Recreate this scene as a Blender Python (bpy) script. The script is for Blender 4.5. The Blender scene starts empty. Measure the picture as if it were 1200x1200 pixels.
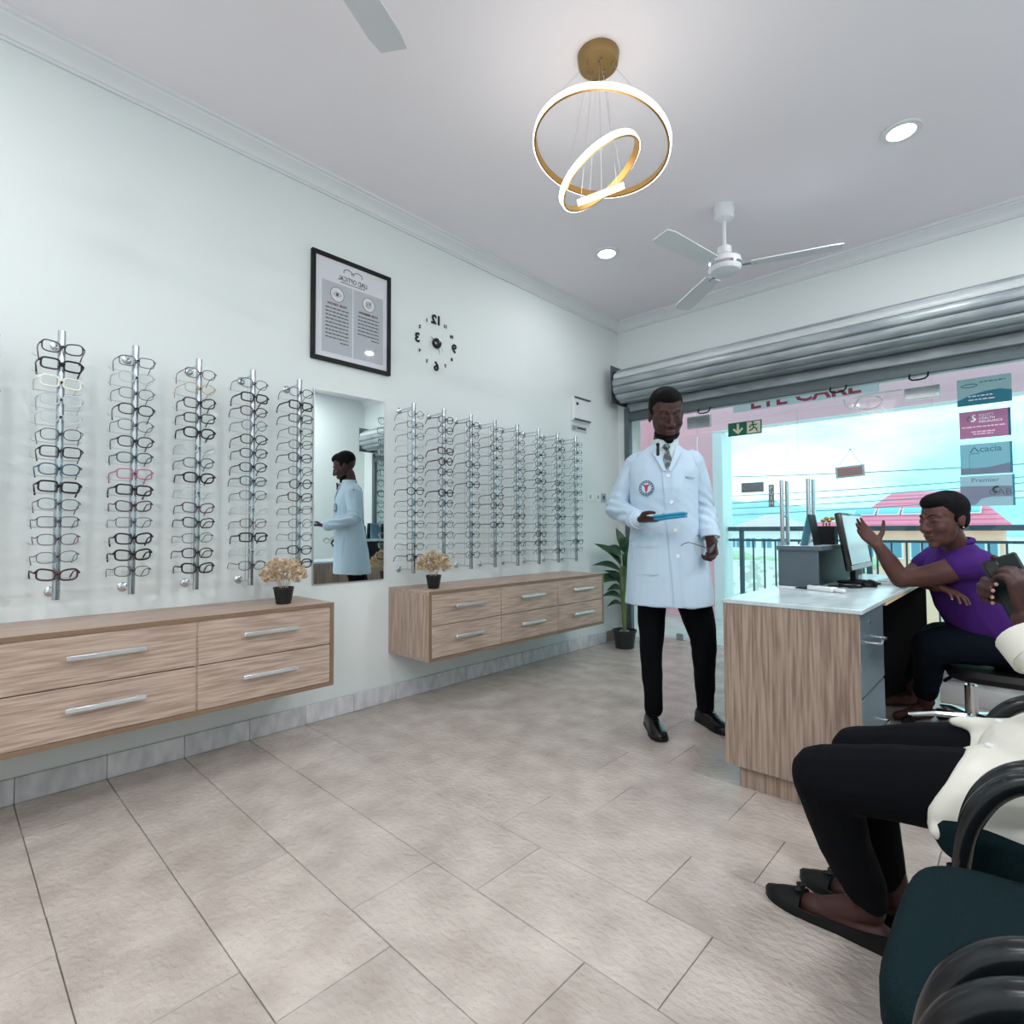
import bpy, bmesh, math, random
from mathutils import Vector, Matrix, noise
from mathutils.bvhtree import BVHTree
random.seed(7)
SC = bpy.context.scene
COL = SC.collection
R = math.radians
V = Vector

# ------------------------------------------------------------------ camera
cam = bpy.data.cameras.new('camera'); camo = bpy.data.objects.new('camera', cam); COL.objects.link(camo)
YAW, PIT, ROL, FPX = R(-43.276), R(1.936), R(-0.244), 635.5
f_ = V((math.sin(YAW) * math.cos(PIT), math.cos(YAW) * math.cos(PIT), math.sin(PIT)))
r_ = V((math.cos(YAW), -math.sin(YAW), 0)); u_ = r_.cross(f_)
r2 = r_ * math.cos(ROL) + u_ * math.sin(ROL); u2 = -r_ * math.sin(ROL) + u_ * math.cos(ROL)
mw = Matrix((r2, u2, -f_)).transposed().to_4x4(); mw.translation = V((2.849, 0, 1.04))
camo.matrix_world = mw
cam.sensor_width = 36; cam.lens = 36 * FPX / 1200; cam.clip_start = .02; cam.clip_end = 3000
SC.camera = camo

# ------------------------------------------------------------------ sky, exposure
SC.view_settings.view_transform = 'Standard'; SC.view_settings.look = 'None'
SC.view_settings.gamma = 1; SC.view_settings.use_curve_mapping = False
SC.view_settings.exposure = 0.3
world = bpy.data.worlds.new('overcast_sky'); SC.world = world; world.use_nodes = True
wn = world.node_tree.nodes; wl = world.node_tree.links; wn.clear()
wo = wn.new('ShaderNodeOutputWorld'); wb = wn.new('ShaderNodeBackground')
wt = wn.new('ShaderNodeTexCoord'); wm = wn.new('ShaderNodeMapping'); wm.inputs['Scale'].default_value = (1, 1, 3.2)
wno = wn.new('ShaderNodeTexNoise'); wno.inputs['Scale'].default_value = 2.6; wno.inputs['Detail'].default_value = 6
wr = wn.new('ShaderNodeValToRGB')
wr.color_ramp.elements[0].position = .40; wr.color_ramp.elements[0].color = (.25, .66, .69, 1)
wr.color_ramp.elements[1].position = .62; wr.color_ramp.elements[1].color = (.62, .86, .90, 1)
wl.new(wt.outputs['Generated'], wm.inputs['Vector']); wl.new(wm.outputs[0], wno.inputs['Vector'])
wl.new(wno.outputs[0], wr.inputs[0]); wl.new(wr.outputs[0], wb.inputs[0]); wl.new(wb.outputs[0], wo.inputs[0])
wb.inputs[1].default_value = 1.9
LAMP = 1.0           # overall level of the ceiling lamps

# ------------------------------------------------------------------ materials
def s2l(c): return tuple((x / 12.92 if x <= .04045 else ((x + .055) / 1.055) ** 2.4) for x in c)
def rgb(r, g, b): return s2l((r / 255, g / 255, b / 255))
MATS = {}
def pm(name, col, rough=.5, metal=0., spec=.5, col2=None, scale=8, stretch=(1, 1, 1), lo=.35, hi=.65, bump=0, bscale=None, bstretch=None, objrand=0, emit=None, coat=0, bdist=.004):
    m = bpy.data.materials.new(name); m.use_nodes = True; nt = m.node_tree; n = nt.nodes; l = nt.links
    b = n['Principled BSDF']
    b.inputs['Base Color'].default_value = (*col, 1); b.inputs['Roughness'].default_value = rough
    b.inputs['Metallic'].default_value = metal; b.inputs['Specular IOR Level'].default_value = spec
    b.inputs['Coat Weight'].default_value = coat
    if emit: b.inputs['Emission Color'].default_value = (*emit[0], 1); b.inputs['Emission Strength'].default_value = emit[1]
    def tex(sc, st, det=6):
        g = n.new('ShaderNodeNewGeometry'); mp = n.new('ShaderNodeMapping'); mp.inputs['Scale'].default_value = st
        t = n.new('ShaderNodeTexNoise'); t.inputs['Scale'].default_value = sc; t.inputs['Detail'].default_value = det
        l.new(g.outputs['Position'], mp.inputs['Vector']); l.new(mp.outputs[0], t.inputs['Vector']); return t
    if col2:
        t = tex(scale, stretch); r = n.new('ShaderNodeValToRGB')
        r.color_ramp.elements[0].position = lo; r.color_ramp.elements[0].color = (*col, 1)
        r.color_ramp.elements[1].position = hi; r.color_ramp.elements[1].color = (*col2, 1)
        l.new(t.outputs[0], r.inputs[0]); src = r.outputs[0]
        if objrand:
            oi = n.new('ShaderNodeObjectInfo'); hs = n.new('ShaderNodeHueSaturation'); mr = n.new('ShaderNodeMapRange')
            mr.inputs[3].default_value = 1 - objrand; mr.inputs[4].default_value = 1 + objrand
            l.new(oi.outputs['Random'], mr.inputs[0]); l.new(mr.outputs[0], hs.inputs['Value']); l.new(src, hs.inputs['Color']); src = hs.outputs[0]
        l.new(src, b.inputs['Base Color'])
    if bump:
        t = tex(bscale or scale, bstretch or stretch, 8); bp = n.new('ShaderNodeBump'); bp.inputs['Strength'].default_value = bump
        bp.inputs['Distance'].default_value = bdist; l.new(t.outputs[0], bp.inputs['Height']); l.new(bp.outputs[0], b.inputs['Normal'])
    MATS[name] = m; return m
def glassmat(name, tint, gloss):
    m = bpy.data.materials.new(name); m.use_nodes = True; n = m.node_tree.nodes; l = m.node_tree.links; n.clear()
    o = n.new('ShaderNodeOutputMaterial'); t = n.new('ShaderNodeBsdfTransparent'); g = n.new('ShaderNodeBsdfGlossy'); x = n.new('ShaderNodeMixShader')
    fr = n.new('ShaderNodeFresnel'); fr.inputs[0].default_value = 1.45; mu = n.new('ShaderNodeMath'); mu.operation = 'MULTIPLY'; mu.inputs[1].default_value = gloss
    t.inputs[0].default_value = (*tint, 1); g.inputs['Roughness'].default_value = .03
    l.new(fr.outputs[0], mu.inputs[0]); l.new(mu.outputs[0], x.inputs[0]); l.new(t.outputs[0], x.inputs[1]); l.new(g.outputs[0], x.inputs[2]); l.new(x.outputs[0], o.inputs[0])
    MATS[name] = m; return m
pm('wall', rgb(223, 231, 231), .6, bump=.05, bscale=60)
pm('ceiling', rgb(243, 238, 244), .7)
pm('trimwhite', rgb(226, 230, 233), .5)
pm('tile', rgb(171, 161, 153), .22, spec=.5, col2=rgb(197, 188, 180), scale=6, lo=.3, hi=.7, bump=.7, bscale=42, bstretch=(1, 1.35, 1), objrand=.05, bdist=.010)
pm('grout', rgb(128, 118, 112), .8)
pm('skirt', rgb(196, 197, 201), .4, col2=rgb(222, 223, 227), scale=9, stretch=(1, 2.5, 1), objrand=.08)
def wood(name, st, c1=(156, 135, 122), c2=(190, 170, 156)):
    return pm(name, rgb(*c1), .5, col2=rgb(*c2), scale=5, stretch=st, lo=.36, hi=.62, bump=.12, bscale=14, bstretch=st, spec=.35)
wood('wood_y', (22, 1.1, 22)); wood('wood_z', (22, 22, 1.0)); wood('wood_desk', (20, 20, .8), (128, 110, 98), (172, 152, 138))
pm('edge', rgb(128, 104, 84), .5)
pm('chrome', (.66, .69, .72), .16, 1.0)
pm('polemetal', (.46, .49, .52), .2, 1.0)
pm('steel', (.62, .65, .68), .3, 1.0)
pm('alu', rgb(214, 220, 224), .25, .6)
pm('mirror', (.86, .93, .92), .01, 1.0)
pm('black', rgb(10, 12, 14), .5, spec=.3)
pm('blackgloss', rgb(12, 13, 15), .2)
pm('paper', rgb(222, 224, 232), .6); pm('printgrey', rgb(184, 190, 198), .6); pm('ink', rgb(48, 48, 56), .6); pm('inkred', rgb(110, 60, 76), .6)
pm('gold', rgb(186, 146, 84), .3, .85); pm('goldflat', rgb(150, 122, 78), .4, .6)
pm('led', (1, 1, 1), .4, emit=((1, .97, .92), 5.0)); pm('lamp', (1, 1, 1), .4, emit=((.93, 1, .98), 9.0))
pm('fanwhite', rgb(226, 229, 234), .35); pm('fanblade', rgb(216, 220, 224), .4)
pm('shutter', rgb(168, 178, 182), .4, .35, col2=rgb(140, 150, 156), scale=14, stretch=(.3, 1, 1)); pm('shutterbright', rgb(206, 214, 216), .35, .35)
pm('shutterdark', rgb(84, 96, 100), .45, .5); pm('rail', rgb(96, 106, 112), .4, .6)
pm('pink', rgb(255, 188, 200), .7); pm('outwhite', rgb(238, 240, 244), .6); pm('railing', rgb(70, 92, 104), .5, .3)
pm('terrace', rgb(196, 190, 186), .4, col2=rgb(216, 212, 208), scale=5, bump=.3, bscale=30, objrand=.05)
pm('green', rgb(18, 112, 84), .5); pm('cream', rgb(244, 234, 210), .5)
glassmat('pane', (.95, .99, .99), .8); glassmat('lens', (.96, .98, .98), 1.0); glassmat('pictureglass', (1, 1, 1), .25)
pm('hill', rgb(168, 196, 204), .9, col2=rgb(186, 208, 214), scale=.02)  # distance haze is painted into the pale blue base colour
pm('roofred', rgb(244, 132, 158), .7); pm('roofpale', rgb(236, 206, 220), .7); pm('salmon', rgb(244, 196, 172), .8); pm('housewhite', rgb(236, 236, 236), .8)
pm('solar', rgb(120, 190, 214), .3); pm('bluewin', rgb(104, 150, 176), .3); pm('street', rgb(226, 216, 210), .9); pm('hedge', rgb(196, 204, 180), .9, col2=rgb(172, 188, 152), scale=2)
pm('blockwall', rgb(240, 234, 228), .9, col2=rgb(196, 194, 188), scale=2.4, stretch=(1, 1, 1.6), lo=.45, hi=.55)
pm('cable', rgb(90, 120, 130), .7)
pm('leaf', rgb(26, 54, 36), .35, col2=rgb(44, 82, 50), scale=12); pm('stem', rgb(92, 116, 70), .6); pm('pebble', rgb(150, 140, 132), .8)
pm('pot', rgb(28, 32, 36), .5); pm('dry', rgb(196, 174, 144), .85, col2=rgb(226, 208, 180), scale=60)
pm('skin', rgb(58, 36, 34), .5, col2=rgb(70, 44, 40), scale=12, spec=.3); pm('skin_f', rgb(76, 48, 44), .5, col2=rgb(90, 58, 52), scale=12, spec=.3)
pm('palmskin', rgb(120, 86, 78), .5); pm('nail', rgb(176, 142, 136), .35)
pm('hair', rgb(10, 10, 13), .8, spec=.15, bump=.6, bscale=220); pm('lip', rgb(84, 48, 50), .4); pm('eyewhite', rgb(200, 196, 190), .3); pm('iris', rgb(20, 14, 12), .2)
pm('coat', rgb(184, 206, 224), .8, spec=.2, bump=.25, bscale=14, bstretch=(1, 1, .5)); pm('shirtwhite', rgb(190, 208, 214), .8, spec=.2); pm('cream_shirt', rgb(224, 224, 214), .8, spec=.2, bump=.12, bscale=14)
pm('trouser', rgb(7, 9, 15), .85, spec=.12, bump=.1, bscale=20); pm('trouser_teal', rgb(8, 18, 30), .85, spec=.12, bump=.1, bscale=20)
pm('purple', rgb(66, 32, 108), .8, spec=.15, bump=.12, bscale=16); pm('tie', rgb(60, 72, 80), .6, col2=rgb(120, 130, 134), scale=30, stretch=(1, 1, -1.0), lo=.48, hi=.52)
pm('leather', rgb(12, 12, 14), .25); pm('button', rgb(232, 236, 238), .4)
pm('cyan', rgb(30, 140, 178), .4); pm('badgeblue', rgb(64, 100, 124), .5); pm('badgered', rgb(176, 40, 72), .5)
pm('chairfab', rgb(10, 26, 30), .95, spec=.1, col2=rgb(18, 38, 42), scale=420, bump=.3, bscale=500); pm('chairframe', rgb(18, 22, 26), .22)
pm('desktop', rgb(206, 222, 226), .22, col2=rgb(182, 200, 206), scale=5, stretch=(3, .8, 1)); pm('greymetal', rgb(98, 114, 124), .38, .35); pm('darkgrey', rgb(78, 92, 102), .5)
pm('ply', rgb(222, 186, 146), .5)
pm('screen', rgb(172, 190, 194), .18, emit=(rgb(172, 190, 194), .25)); pm('whiteplastic', rgb(226, 230, 232), .35); pm('greyplastic', rgb(170, 178, 184), .4); pm('phonecase', rgb(22, 38, 38), .5, spec=.3)
def paper_print(name, col, tr=.8):   # thin printed sheet: part of the daylight behind it shines through
    m = bpy.data.materials.new(name); m.use_nodes = True; n = m.node_tree.nodes; l = m.node_tree.links
    b = n['Principled BSDF']; b.inputs['Base Color'].default_value = (*col, 1); b.inputs['Roughness'].default_value = .5
    t = n.new('ShaderNodeBsdfTranslucent'); t.inputs[0].default_value = (*col, 1); x = n.new('ShaderNodeMixShader'); x.inputs[0].default_value = tr
    l.new(b.outputs[0], x.inputs[1]); l.new(t.outputs[0], x.inputs[2]); l.new(x.outputs[0], n['Material Output'].inputs[0]); MATS[name] = m
paper_print('poster_grey', rgb(184, 196, 202)); paper_print('poster_teal', rgb(96, 168, 190)); paper_print('poster_pink', rgb(208, 132, 170)); paper_print('poster_blue', rgb(164, 204, 218)); paper_print('poster_mauve', rgb(194, 178, 196)); paper_print('poster_lilac', rgb(200, 214, 226))
pm('red', rgb(214, 92, 116), .5); pm('tealink', rgb(70, 126, 150), .5); pm('whiteink', rgb(246, 250, 252), .5); pm('pinkink', rgb(240, 200, 222), .5)
pm('signbrown', rgb(150, 124, 124), .6); pm('signgrey', rgb(120, 138, 142), .6); paper_print('decal', rgb(218, 222, 228), .8)

# ------------------------------------------------------------------ mesh helpers
WM = {}
def wmat(o):
    if o is None: return Matrix()
    return WM.get(o.name, Matrix())
def fit(poly): return [V(p) for p in poly]
def frame(d):
    d = V(d).normalized(); a = V((0, 0, 1)) if abs(d.z) < .9 else V((1, 0, 0))
    u = d.cross(a).normalized(); return d, u, d.cross(u)
class MB:
    def __init__(s): s.v = []; s.f = []
    def add(s, v, f):
        o = len(s.v); s.v += [V(p) for p in v]; s.f += [tuple(i + o for i in q) for q in f]; return s
    def box(s, c, d, bev=0, rot=None):
        bm = bmesh.new(); bmesh.ops.create_cube(bm, size=1)
        for q in bm.verts: q.co = V((q.co.x * d[0], q.co.y * d[1], q.co.z * d[2]))
        if bev: bmesh.ops.bevel(bm, geom=list(bm.edges), offset=min(bev, .45 * min(d)), segments=2 if bev > .004 else 1, affect='EDGES', profile=.5)
        M = Matrix.Translation(V(c)) @ (rot.to_4x4() if rot else Matrix())
        bm.verts.index_update(); s.add([M @ q.co for q in bm.verts], [[q.index for q in f.verts] for f in bm.faces]); bm.free(); return s
    def bb(s, a, b, bev=0):
        return s.box([(a[i] + b[i]) / 2 for i in range(3)], [abs(b[i] - a[i]) for i in range(3)], bev)
    def tube(s, path, r, seg=8, closed=False, flat=1., up=None):
        P = [V(p) for p in path]; n = len(P); rr = r if isinstance(r, (list, tuple)) else [r] * n; vs = []; fs = []; pu = None
        for i in range(n):
            d = (P[(i + 1) % n] - P[i - 1]) if closed else (P[min(i + 1, n - 1)] - P[max(i - 1, 0)])
            d.normalize()
            if up is not None: u = V(up) - d * d.dot(V(up)); u.normalize()
            elif pu is None: _, u, _ = frame(d)
            else: u = pu - d * d.dot(pu); u.normalize()
            pu = u; w = d.cross(u)
            for k in range(seg):
                a = 2 * math.pi * k / seg; vs.append(P[i] + u * math.cos(a) * rr[i] * flat + w * math.sin(a) * rr[i])
        m = n if closed else n - 1
        for i in range(m):
            for k in range(seg):
                a = i * seg + k; b = i * seg + (k + 1) % seg; j = ((i + 1) % n) * seg
                fs.append((a, b, j + (k + 1) % seg, j + k))
        if not closed: fs.append(tuple(reversed(range(seg)))); fs.append(tuple((n - 1) * seg + k for k in range(seg)))
        return s.add(vs, fs)
    def cyl(s, a, b, r, seg=12, r2=None): return s.tube([a, b], [r, r if r2 is None else r2], seg)
    def lathe(s, prof, seg=20, o=(0, 0, 0), M=None, caps=True):
        vs = []; fs = []; n = len(prof)
        for (r, z) in prof:
            for k in range(seg):
                a = 2 * math.pi * k / seg; p = V((r * math.cos(a), r * math.sin(a), z)); vs.append((M @ p if M else p) + V(o))
        for i in range(n - 1):
            for k in range(seg): fs.append((i * seg + k, i * seg + (k + 1) % seg, (i + 1) * seg + (k + 1) % seg, (i + 1) * seg + k))
        if caps: fs.append(tuple(reversed(range(seg)))); fs.append(tuple((n - 1) * seg + k for k in range(seg)))
        return s.add(vs, fs)
    def prism(s, poly, ext):   # poly: 3D points of one cap, ext: vector
        P = [V(p) for p in poly]; n = len(P); E = V(ext)
        return s.add(P + [p + E for p in P], [tuple(reversed(range(n))), tuple(range(n, 2 * n))] + [(i, (i + 1) % n, n + (i + 1) % n, n + i) for i in range(n)])
    def loft(s, rings, caps=True):
        n = len(rings); k = len(rings[0]); vs = [p for r in rings for p in r]; fs = []
        for i in range(n - 1):
            for j in range(k): fs.append((i * k + j, i * k + (j + 1) % k, (i + 1) * k + (j + 1) % k, (i + 1) * k + j))
        if caps: fs.append(tuple(reversed(range(k)))); fs.append(tuple((n - 1) * k + j for j in range(k)))
        return s.add(vs, fs)
    def ell(s, c, r, rot=None, seg=18, rg=10):
        vs = []; fs = []
        for i in range(1, rg):
            t = math.pi * i / rg
            for k in range(seg):
                a = 2 * math.pi * k / seg; p = V((r[0] * math.sin(t) * math.cos(a), r[1] * math.sin(t) * math.sin(a), r[2] * math.cos(t))); vs.append((rot @ p if rot else p) + V(c))
        t = V((0, 0, r[2])); b = V((0, 0, -r[2])); vs += [(rot @ t if rot else t) + V(c), (rot @ b if rot else b) + V(c)]
        for i in range(rg - 2):
            for k in range(seg): fs.append((i * seg + k, (i + 1) * seg + k, (i + 1) * seg + (k + 1) % seg, i * seg + (k + 1) % seg))
        T = len(vs) - 2
        for k in range(seg): fs.append((T, k, (k + 1) % seg)); fs.append((T + 1, (rg - 2) * seg + (k + 1) % seg, (rg - 2) * seg + k))
        return s.add(vs, fs)
    def cap(s, a, ra, b, rb, seg=14):
        a = V(a); b = V(b); d = b - a; L = d.length
        if L < 1e-6: return s.ell(a, (ra,) * 3)
        d.normalize(); P = []; rr = []
        for t in (-90, -60, -30, 0): P.append(a + d * ra * math.sin(R(t))); rr.append(max(ra * math.cos(R(t)), .0005))
        for t in (0, 30, 60, 90): P.append(b + d * rb * math.sin(R(t))); rr.append(max(rb * math.cos(R(t)), .0005))
        _, u, w = frame(d)
        rings = [[p + (u * math.cos(2 * math.pi * k / seg) + w * math.sin(2 * math.pi * k / seg)) * r for k in range(seg)] for p, r in zip(P, rr)]
        return s.loft(rings)
    def chain(s, pts):
        for (a, ra), (b, rb) in zip(pts[:-1], pts[1:]): s.cap(a, ra, b, rb)
        return s
    def xf(s, M): s.v = [M @ p for p in s.v]; return s
    def mesh(s, name, mat, smooth=R(40)):
        me = bpy.data.meshes.new(name); me.from_pydata([tuple(p) for p in s.v], [], s.f); me.validate()
        bm = bmesh.new(); bm.from_mesh(me); bmesh.ops.recalc_face_normals(bm, faces=bm.faces); bm.to_mesh(me); bm.free()
        if mat: me.materials.append(MATS[mat] if isinstance(mat, str) else mat)
        if smooth is not None and smooth > 0:
            me.polygons.foreach_set('use_smooth', [True] * len(me.polygons)); me.set_sharp_from_angle(angle=smooth)
        me.update(); return me
    def build(s, name, mat, parent=None, world=True, smooth=R(40)):
        if parent is not None and world:
            W = wmat(parent).inverted(); s.v = [W @ p for p in s.v]
        return link(name, s.mesh(name, mat, smooth), parent)
def link(name, me, parent=None, loc=None):
    o = bpy.data.objects.new(name, me); COL.objects.link(o)
    if parent is not None: o.parent = parent; WM[o.name] = wmat(parent)
    else: WM[o.name] = Matrix()
    if loc is not None: o.location = loc
    return o
def thing(name, label, cat, loc=(0, 0, 0), rz=0, group=None):
    o = bpy.data.objects.new(name, None); COL.objects.link(o); o.empty_display_size = .1
    o.location = loc; o.rotation_euler = (0, 0, rz); WM[o.name] = Matrix.Translation(V(loc)) @ Matrix.Rotation(rz, 4, 'Z')
    return tag(o, label, cat, group)
def tag(o, label, cat, group=None):
    o['label'] = label; o['category'] = cat
    if group: o['group'] = group
    return o
def struct(o): o['kind'] = 'structure'; return o
def lab(o, label): o['label'] = label; return o
def text_mb(body, size, org, xd, yd, depth=.001, align='CENTER', bold=0., width=None):
    cu = bpy.data.curves.new('t', 'FONT'); cu.body = body; cu.size = size; cu.align_x = align; cu.align_y = 'CENTER'; cu.offset = bold; cu.resolution_u = 2; cu.extrude = depth
    o = bpy.data.objects.new('t', cu); COL.objects.link(o)
    dg = bpy.context.evaluated_depsgraph_get(); me = bpy.data.meshes.new_from_object(o.evaluated_get(dg))
    X = V(xd).normalized(); Y = V(yd).normalized(); Z = X.cross(Y); mb = MB()
    k = 1
    if width:
        xs = [v.co.x for v in me.vertices]; k = width / max(1e-6, max(xs) - min(xs))
    mb.add([V(org) + X * v.co.x * k + Y * v.co.y + Z * v.co.z for v in me.vertices], [tuple(p.vertices) for p in me.polygons])
    bpy.data.objects.remove(o); bpy.data.curves.remove(cu); bpy.data.meshes.remove(me); return mb
def organic(name, mb, voxel, mat, parent, sm=5, nz=None, world=True):
    me = mb.mesh(name, None, None); o = bpy.data.objects.new('tmp', me); COL.objects.link(o)
    m = o.modifiers.new('r', 'REMESH'); m.mode = 'VOXEL'; m.voxel_size = voxel
    if sm: q = o.modifiers.new('s', 'SMOOTH'); q.factor = .5; q.iterations = sm
    dg = bpy.context.evaluated_depsgraph_get(); e = bpy.data.meshes.new_from_object(o.evaluated_get(dg)); bpy.data.objects.remove(o); bpy.data.meshes.remove(me)
    e.name = name; e.materials.clear(); e.materials.append(MATS[mat]); e.polygons.foreach_set('use_smooth', [True] * len(e.polygons))
    if nz:
        co = [v.co + v.normal * nz(v.co) for v in e.vertices]
        for v, c in zip(e.vertices, co): v.co = c
    bv = BVHTree.FromPolygons([v.co.copy() for v in e.vertices], [tuple(p.vertices) for p in e.polygons])
    if world and parent is not None: e.transform(wmat(parent).inverted())
    e.update(); return link(name, e, parent), bv
def folds(amp, fx, fz, seed=0):
    def g(p): return amp * noise.noise(V((p.x * fx + seed, p.y * fx, p.z * fz))) + amp * .5 * noise.noise(V((p.x * fx * 2.3, p.y * fx * 2.3 + seed, p.z * fz * 2)))
    return g
def drape(mb, bv, x0, x1, z0, z1, nx, nz, ray, off, thick, org, ax, az, shape=None):
    """patch laid on a surface: grid in (ax,az) plane cast along ray"""
    g = {}; vs = []; ray = V(ray).normalized()
    for i in range(nx + 1):
        for j in range(nz + 1):
            a = i / nx; b = j / nz; zz = z0 + (z1 - z0) * b
            if shape: l, r = shape(b); xx = l + (r - l) * a
            else: xx = x0 + (x1 - x0) * a
            p = V(org) + V(ax) * xx + V(az) * zz
            h = bv.ray_cast(p, ray)
            q = h[0] if h[0] is not None else None
            g[i, j] = q
    known = [k for k in g if g[k] is not None]
    if not known: return mb
    for k in g:
        if g[k] is None:
            kk = min(known, key=lambda t: (t[0] - k[0]) ** 2 + (t[1] - k[1]) ** 2); i, j = k; a = i / nx; b = j / nz
            zz = z0 + (z1 - z0) * b
            if shape: l, r = shape(b); xx = l + (r - l) * a
            else: xx = x0 + (x1 - x0) * a
            p = V(org) + V(ax) * xx + V(az) * zz
            g[k] = p + ray * (g[kk] - p).dot(ray)
    N = (nz + 1)
    for lay in (off, off + thick):
        for i in range(nx + 1):
            for j in range(nz + 1): vs.append(g[i, j] - ray * lay)
    T = (nx + 1) * N; fs = []
    for i in range(nx):
        for j in range(nz):
            a = i * N + j; fs.append((a, a + 1, a + N + 1, a + N)); fs.append((T + a, T + a + N, T + a + N + 1, T + a + 1))
    for i in range(nx): fs.append((i * N, (i + 1) * N, T + (i + 1) * N, T + i * N)); a = i * N + nz; fs.append((a + N, a, T + a, T + a + N))
    for j in range(nz): fs.append((j + 1, j, T + j, T + j + 1)); a = nx * N + j; fs.append((a, a + 1, T + a + 1, T + a))
    return mb.add(vs, fs)

# ================================================================== ROOM SHELL
D = 4.54; XR = 4.6; YB = -2.0; H = 3.05
struct(MB().bb((-.15, YB, -.02), (0, D + .2, H + .1)).build('wall_left', 'wall'))
struct(MB().bb((XR, YB, -.02), (XR + .15, D + .2, H + .1)).build('wall_right', 'wall'))
struct(MB().bb((-.15, YB - .15, -.02), (XR + .15, YB, H + .1)).build('wall_back', 'wall'))
wf = MB(); wf.bb((0, D, 2.12), (XR, D + .25, H)); wf.bb((0, D, -.02), (.10, D + .25, 2.12)); wf.bb((4.3, D, -.02), (XR, D + .25, 2.12))
struct(wf.build('wall_front', 'wall'))
struct(MB().bb((-.15, YB - .15, H), (XR + .15, D + .25, H + .12)).build('ceiling', 'ceiling'))
# cornice: two stepped bands with a cove between
def cornice(name, axis):
    prof = [(0, 0), (0, -.092), (.012, -.092), (.012, -.082), (.02, -.078), (.024, -.064), (.036, -.05), (.052, -.036), (.066, -.026), (.07, -.018), (.082, -.016), (.084, 0)]
    if axis == 'y': P = [V((a, YB, H + b)) for a, b in prof]; E = (0, D - YB, 0)
    else: P = [V((0, D - a, H + b)) for a, b in prof]; E = (XR, 0, 0)
    return struct(MB().prism(P, E).build(name, 'trimwhite', smooth=R(25)))
cornice('trim_1', 'y'); cornice('trim_2', 'x')
# floor tiles: rows 0.29 deep, tiles 0.577 long, staggered
floor = struct(MB().bb((0, YB, -.06), (XR, D + .3, -.006)).build('floor', 'grout'))
TP, TL = .2895, .577; TM = {}
def tile(x0, x1, y0, y1, mat, parent):
    w, d = round(x1 - x0 - .0022, 4), round(y1 - y0 - .0022, 4)
    if w < .01 or d < .01: return
    k = (w, d, mat)
    if k not in TM: TM[k] = MB().box((0, 0, 0), (w, d, .012), .0012).mesh('tile', mat)
    link('tile', TM[k], parent, ((x0 + x1) / 2, (y0 + y1) / 2, -.006))
def tilefloor(xa, xb, ya, yb, mat, parent):
    for k in range(-9, 30):
        y0 = .2265 + TP * k; y1 = y0 + TP
        if y1 <= ya or y0 >= yb: continue
        off = .322 if k % 2 == 0 else .514
        for i in range(-4, 14):
            x0 = off + TL * (i - 1); x1 = x0 + TL
            if x1 <= xa or x0 >= xb: continue
            tile(max(x0, xa), min(x1, xb), max(y0, ya), min(y1, yb), mat, parent)
tilefloor(.001, XR, YB, D + .29, 'tile', floor)
# skirting tiles on the left wall
sk = struct(MB().bb((0, YB, 0), (.006, D, .098)).build('baseboard_left', 'grout'))
SK = MB().box((0, 0, 0), (.011, TP - .002, .098), .001).mesh('tile', 'skirt')
k = -7
while .227 + TP * (k + 1) < D: link('tile', SK, sk, (.0085, .227 + TP * (k + .5), .05)); k += 1
bf = struct(MB().bb((.0, D - .012, 0), (.10, D, .098), .001).build('baseboard_front', 'skirt'))

# ================================================================== SHUTTER, GLASS FRONT
sh = thing('roller_shutter', 'grey metal roller shutter rolled up above the glass shopfront', 'shutter', (2.2, D, 2.1))
RC = V((0, 4.40, 2.385)); RR = .15
for i in range(12):
    a0 = R(-100 + i * 30); prof = []
    for t in range(7):
        a = a0 + R(28.0) * t / 6; rr = RR + .008 * math.sin(math.pi * t / 6) - (.006 if t in (0, 6) else 0)
        prof.append((rr, a))
    P = [V((.13, RC.y - r * math.cos(a), RC.z + r * math.sin(a))) for r, a in prof] + [V((.13, RC.y - (r - .012) * math.cos(a), RC.z + (r - .012) * math.sin(a))) for r, a in reversed(prof)]
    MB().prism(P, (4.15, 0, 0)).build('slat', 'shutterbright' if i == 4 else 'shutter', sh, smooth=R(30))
MB().cyl((.11, RC.y, RC.z), (4.29, RC.y, RC.z), RR - .02, 20).build('roll_core', 'shutterdark', sh)
for x in (.095, 4.29): MB().bb((x, 4.265, 2.215), (x + .012, D - .002, 2.565), .001).build('bracket', 'rail', sh)
for z0, z1 in ((2.245, 2.33), (2.155, 2.24)):
    P = [V((.13, 4.505, z0)), V((.13, 4.495, z0 + .01)), V((.13, 4.493, (z0 + z1) / 2)), V((.13, 4.495, z1 - .01)), V((.13, 4.505, z1)), V((.13, 4.515, z1)), V((.13, 4.515, z0))]
    MB().prism(P, (4.15, 0, 0)).build('slat', 'shutter', sh, smooth=R(30))
MB().bb((.13, 4.485, 2.07), (4.28, 4.52, 2.15), .004).build('bottom_bar', 'shutterdark', sh)
for x in (.9, 1.9, 2.37):
    MB().tube([(x - .05, 4.47, 2.075), (x - .05, 4.45, 2.045), (x - .035, 4.445, 2.03), (x, 4.445, 2.027), (x + .035, 4.445, 2.03), (x + .05, 4.45, 2.045), (x + .05, 4.47, 2.075)], .006, 8).build('pull_handle', 'black', sh)
for x in (.102, 4.24): MB().bb((x, 4.48, .0), (x + .055, D - .002, 2.2), .004).build('guide_rail', 'rail', sh)

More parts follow.
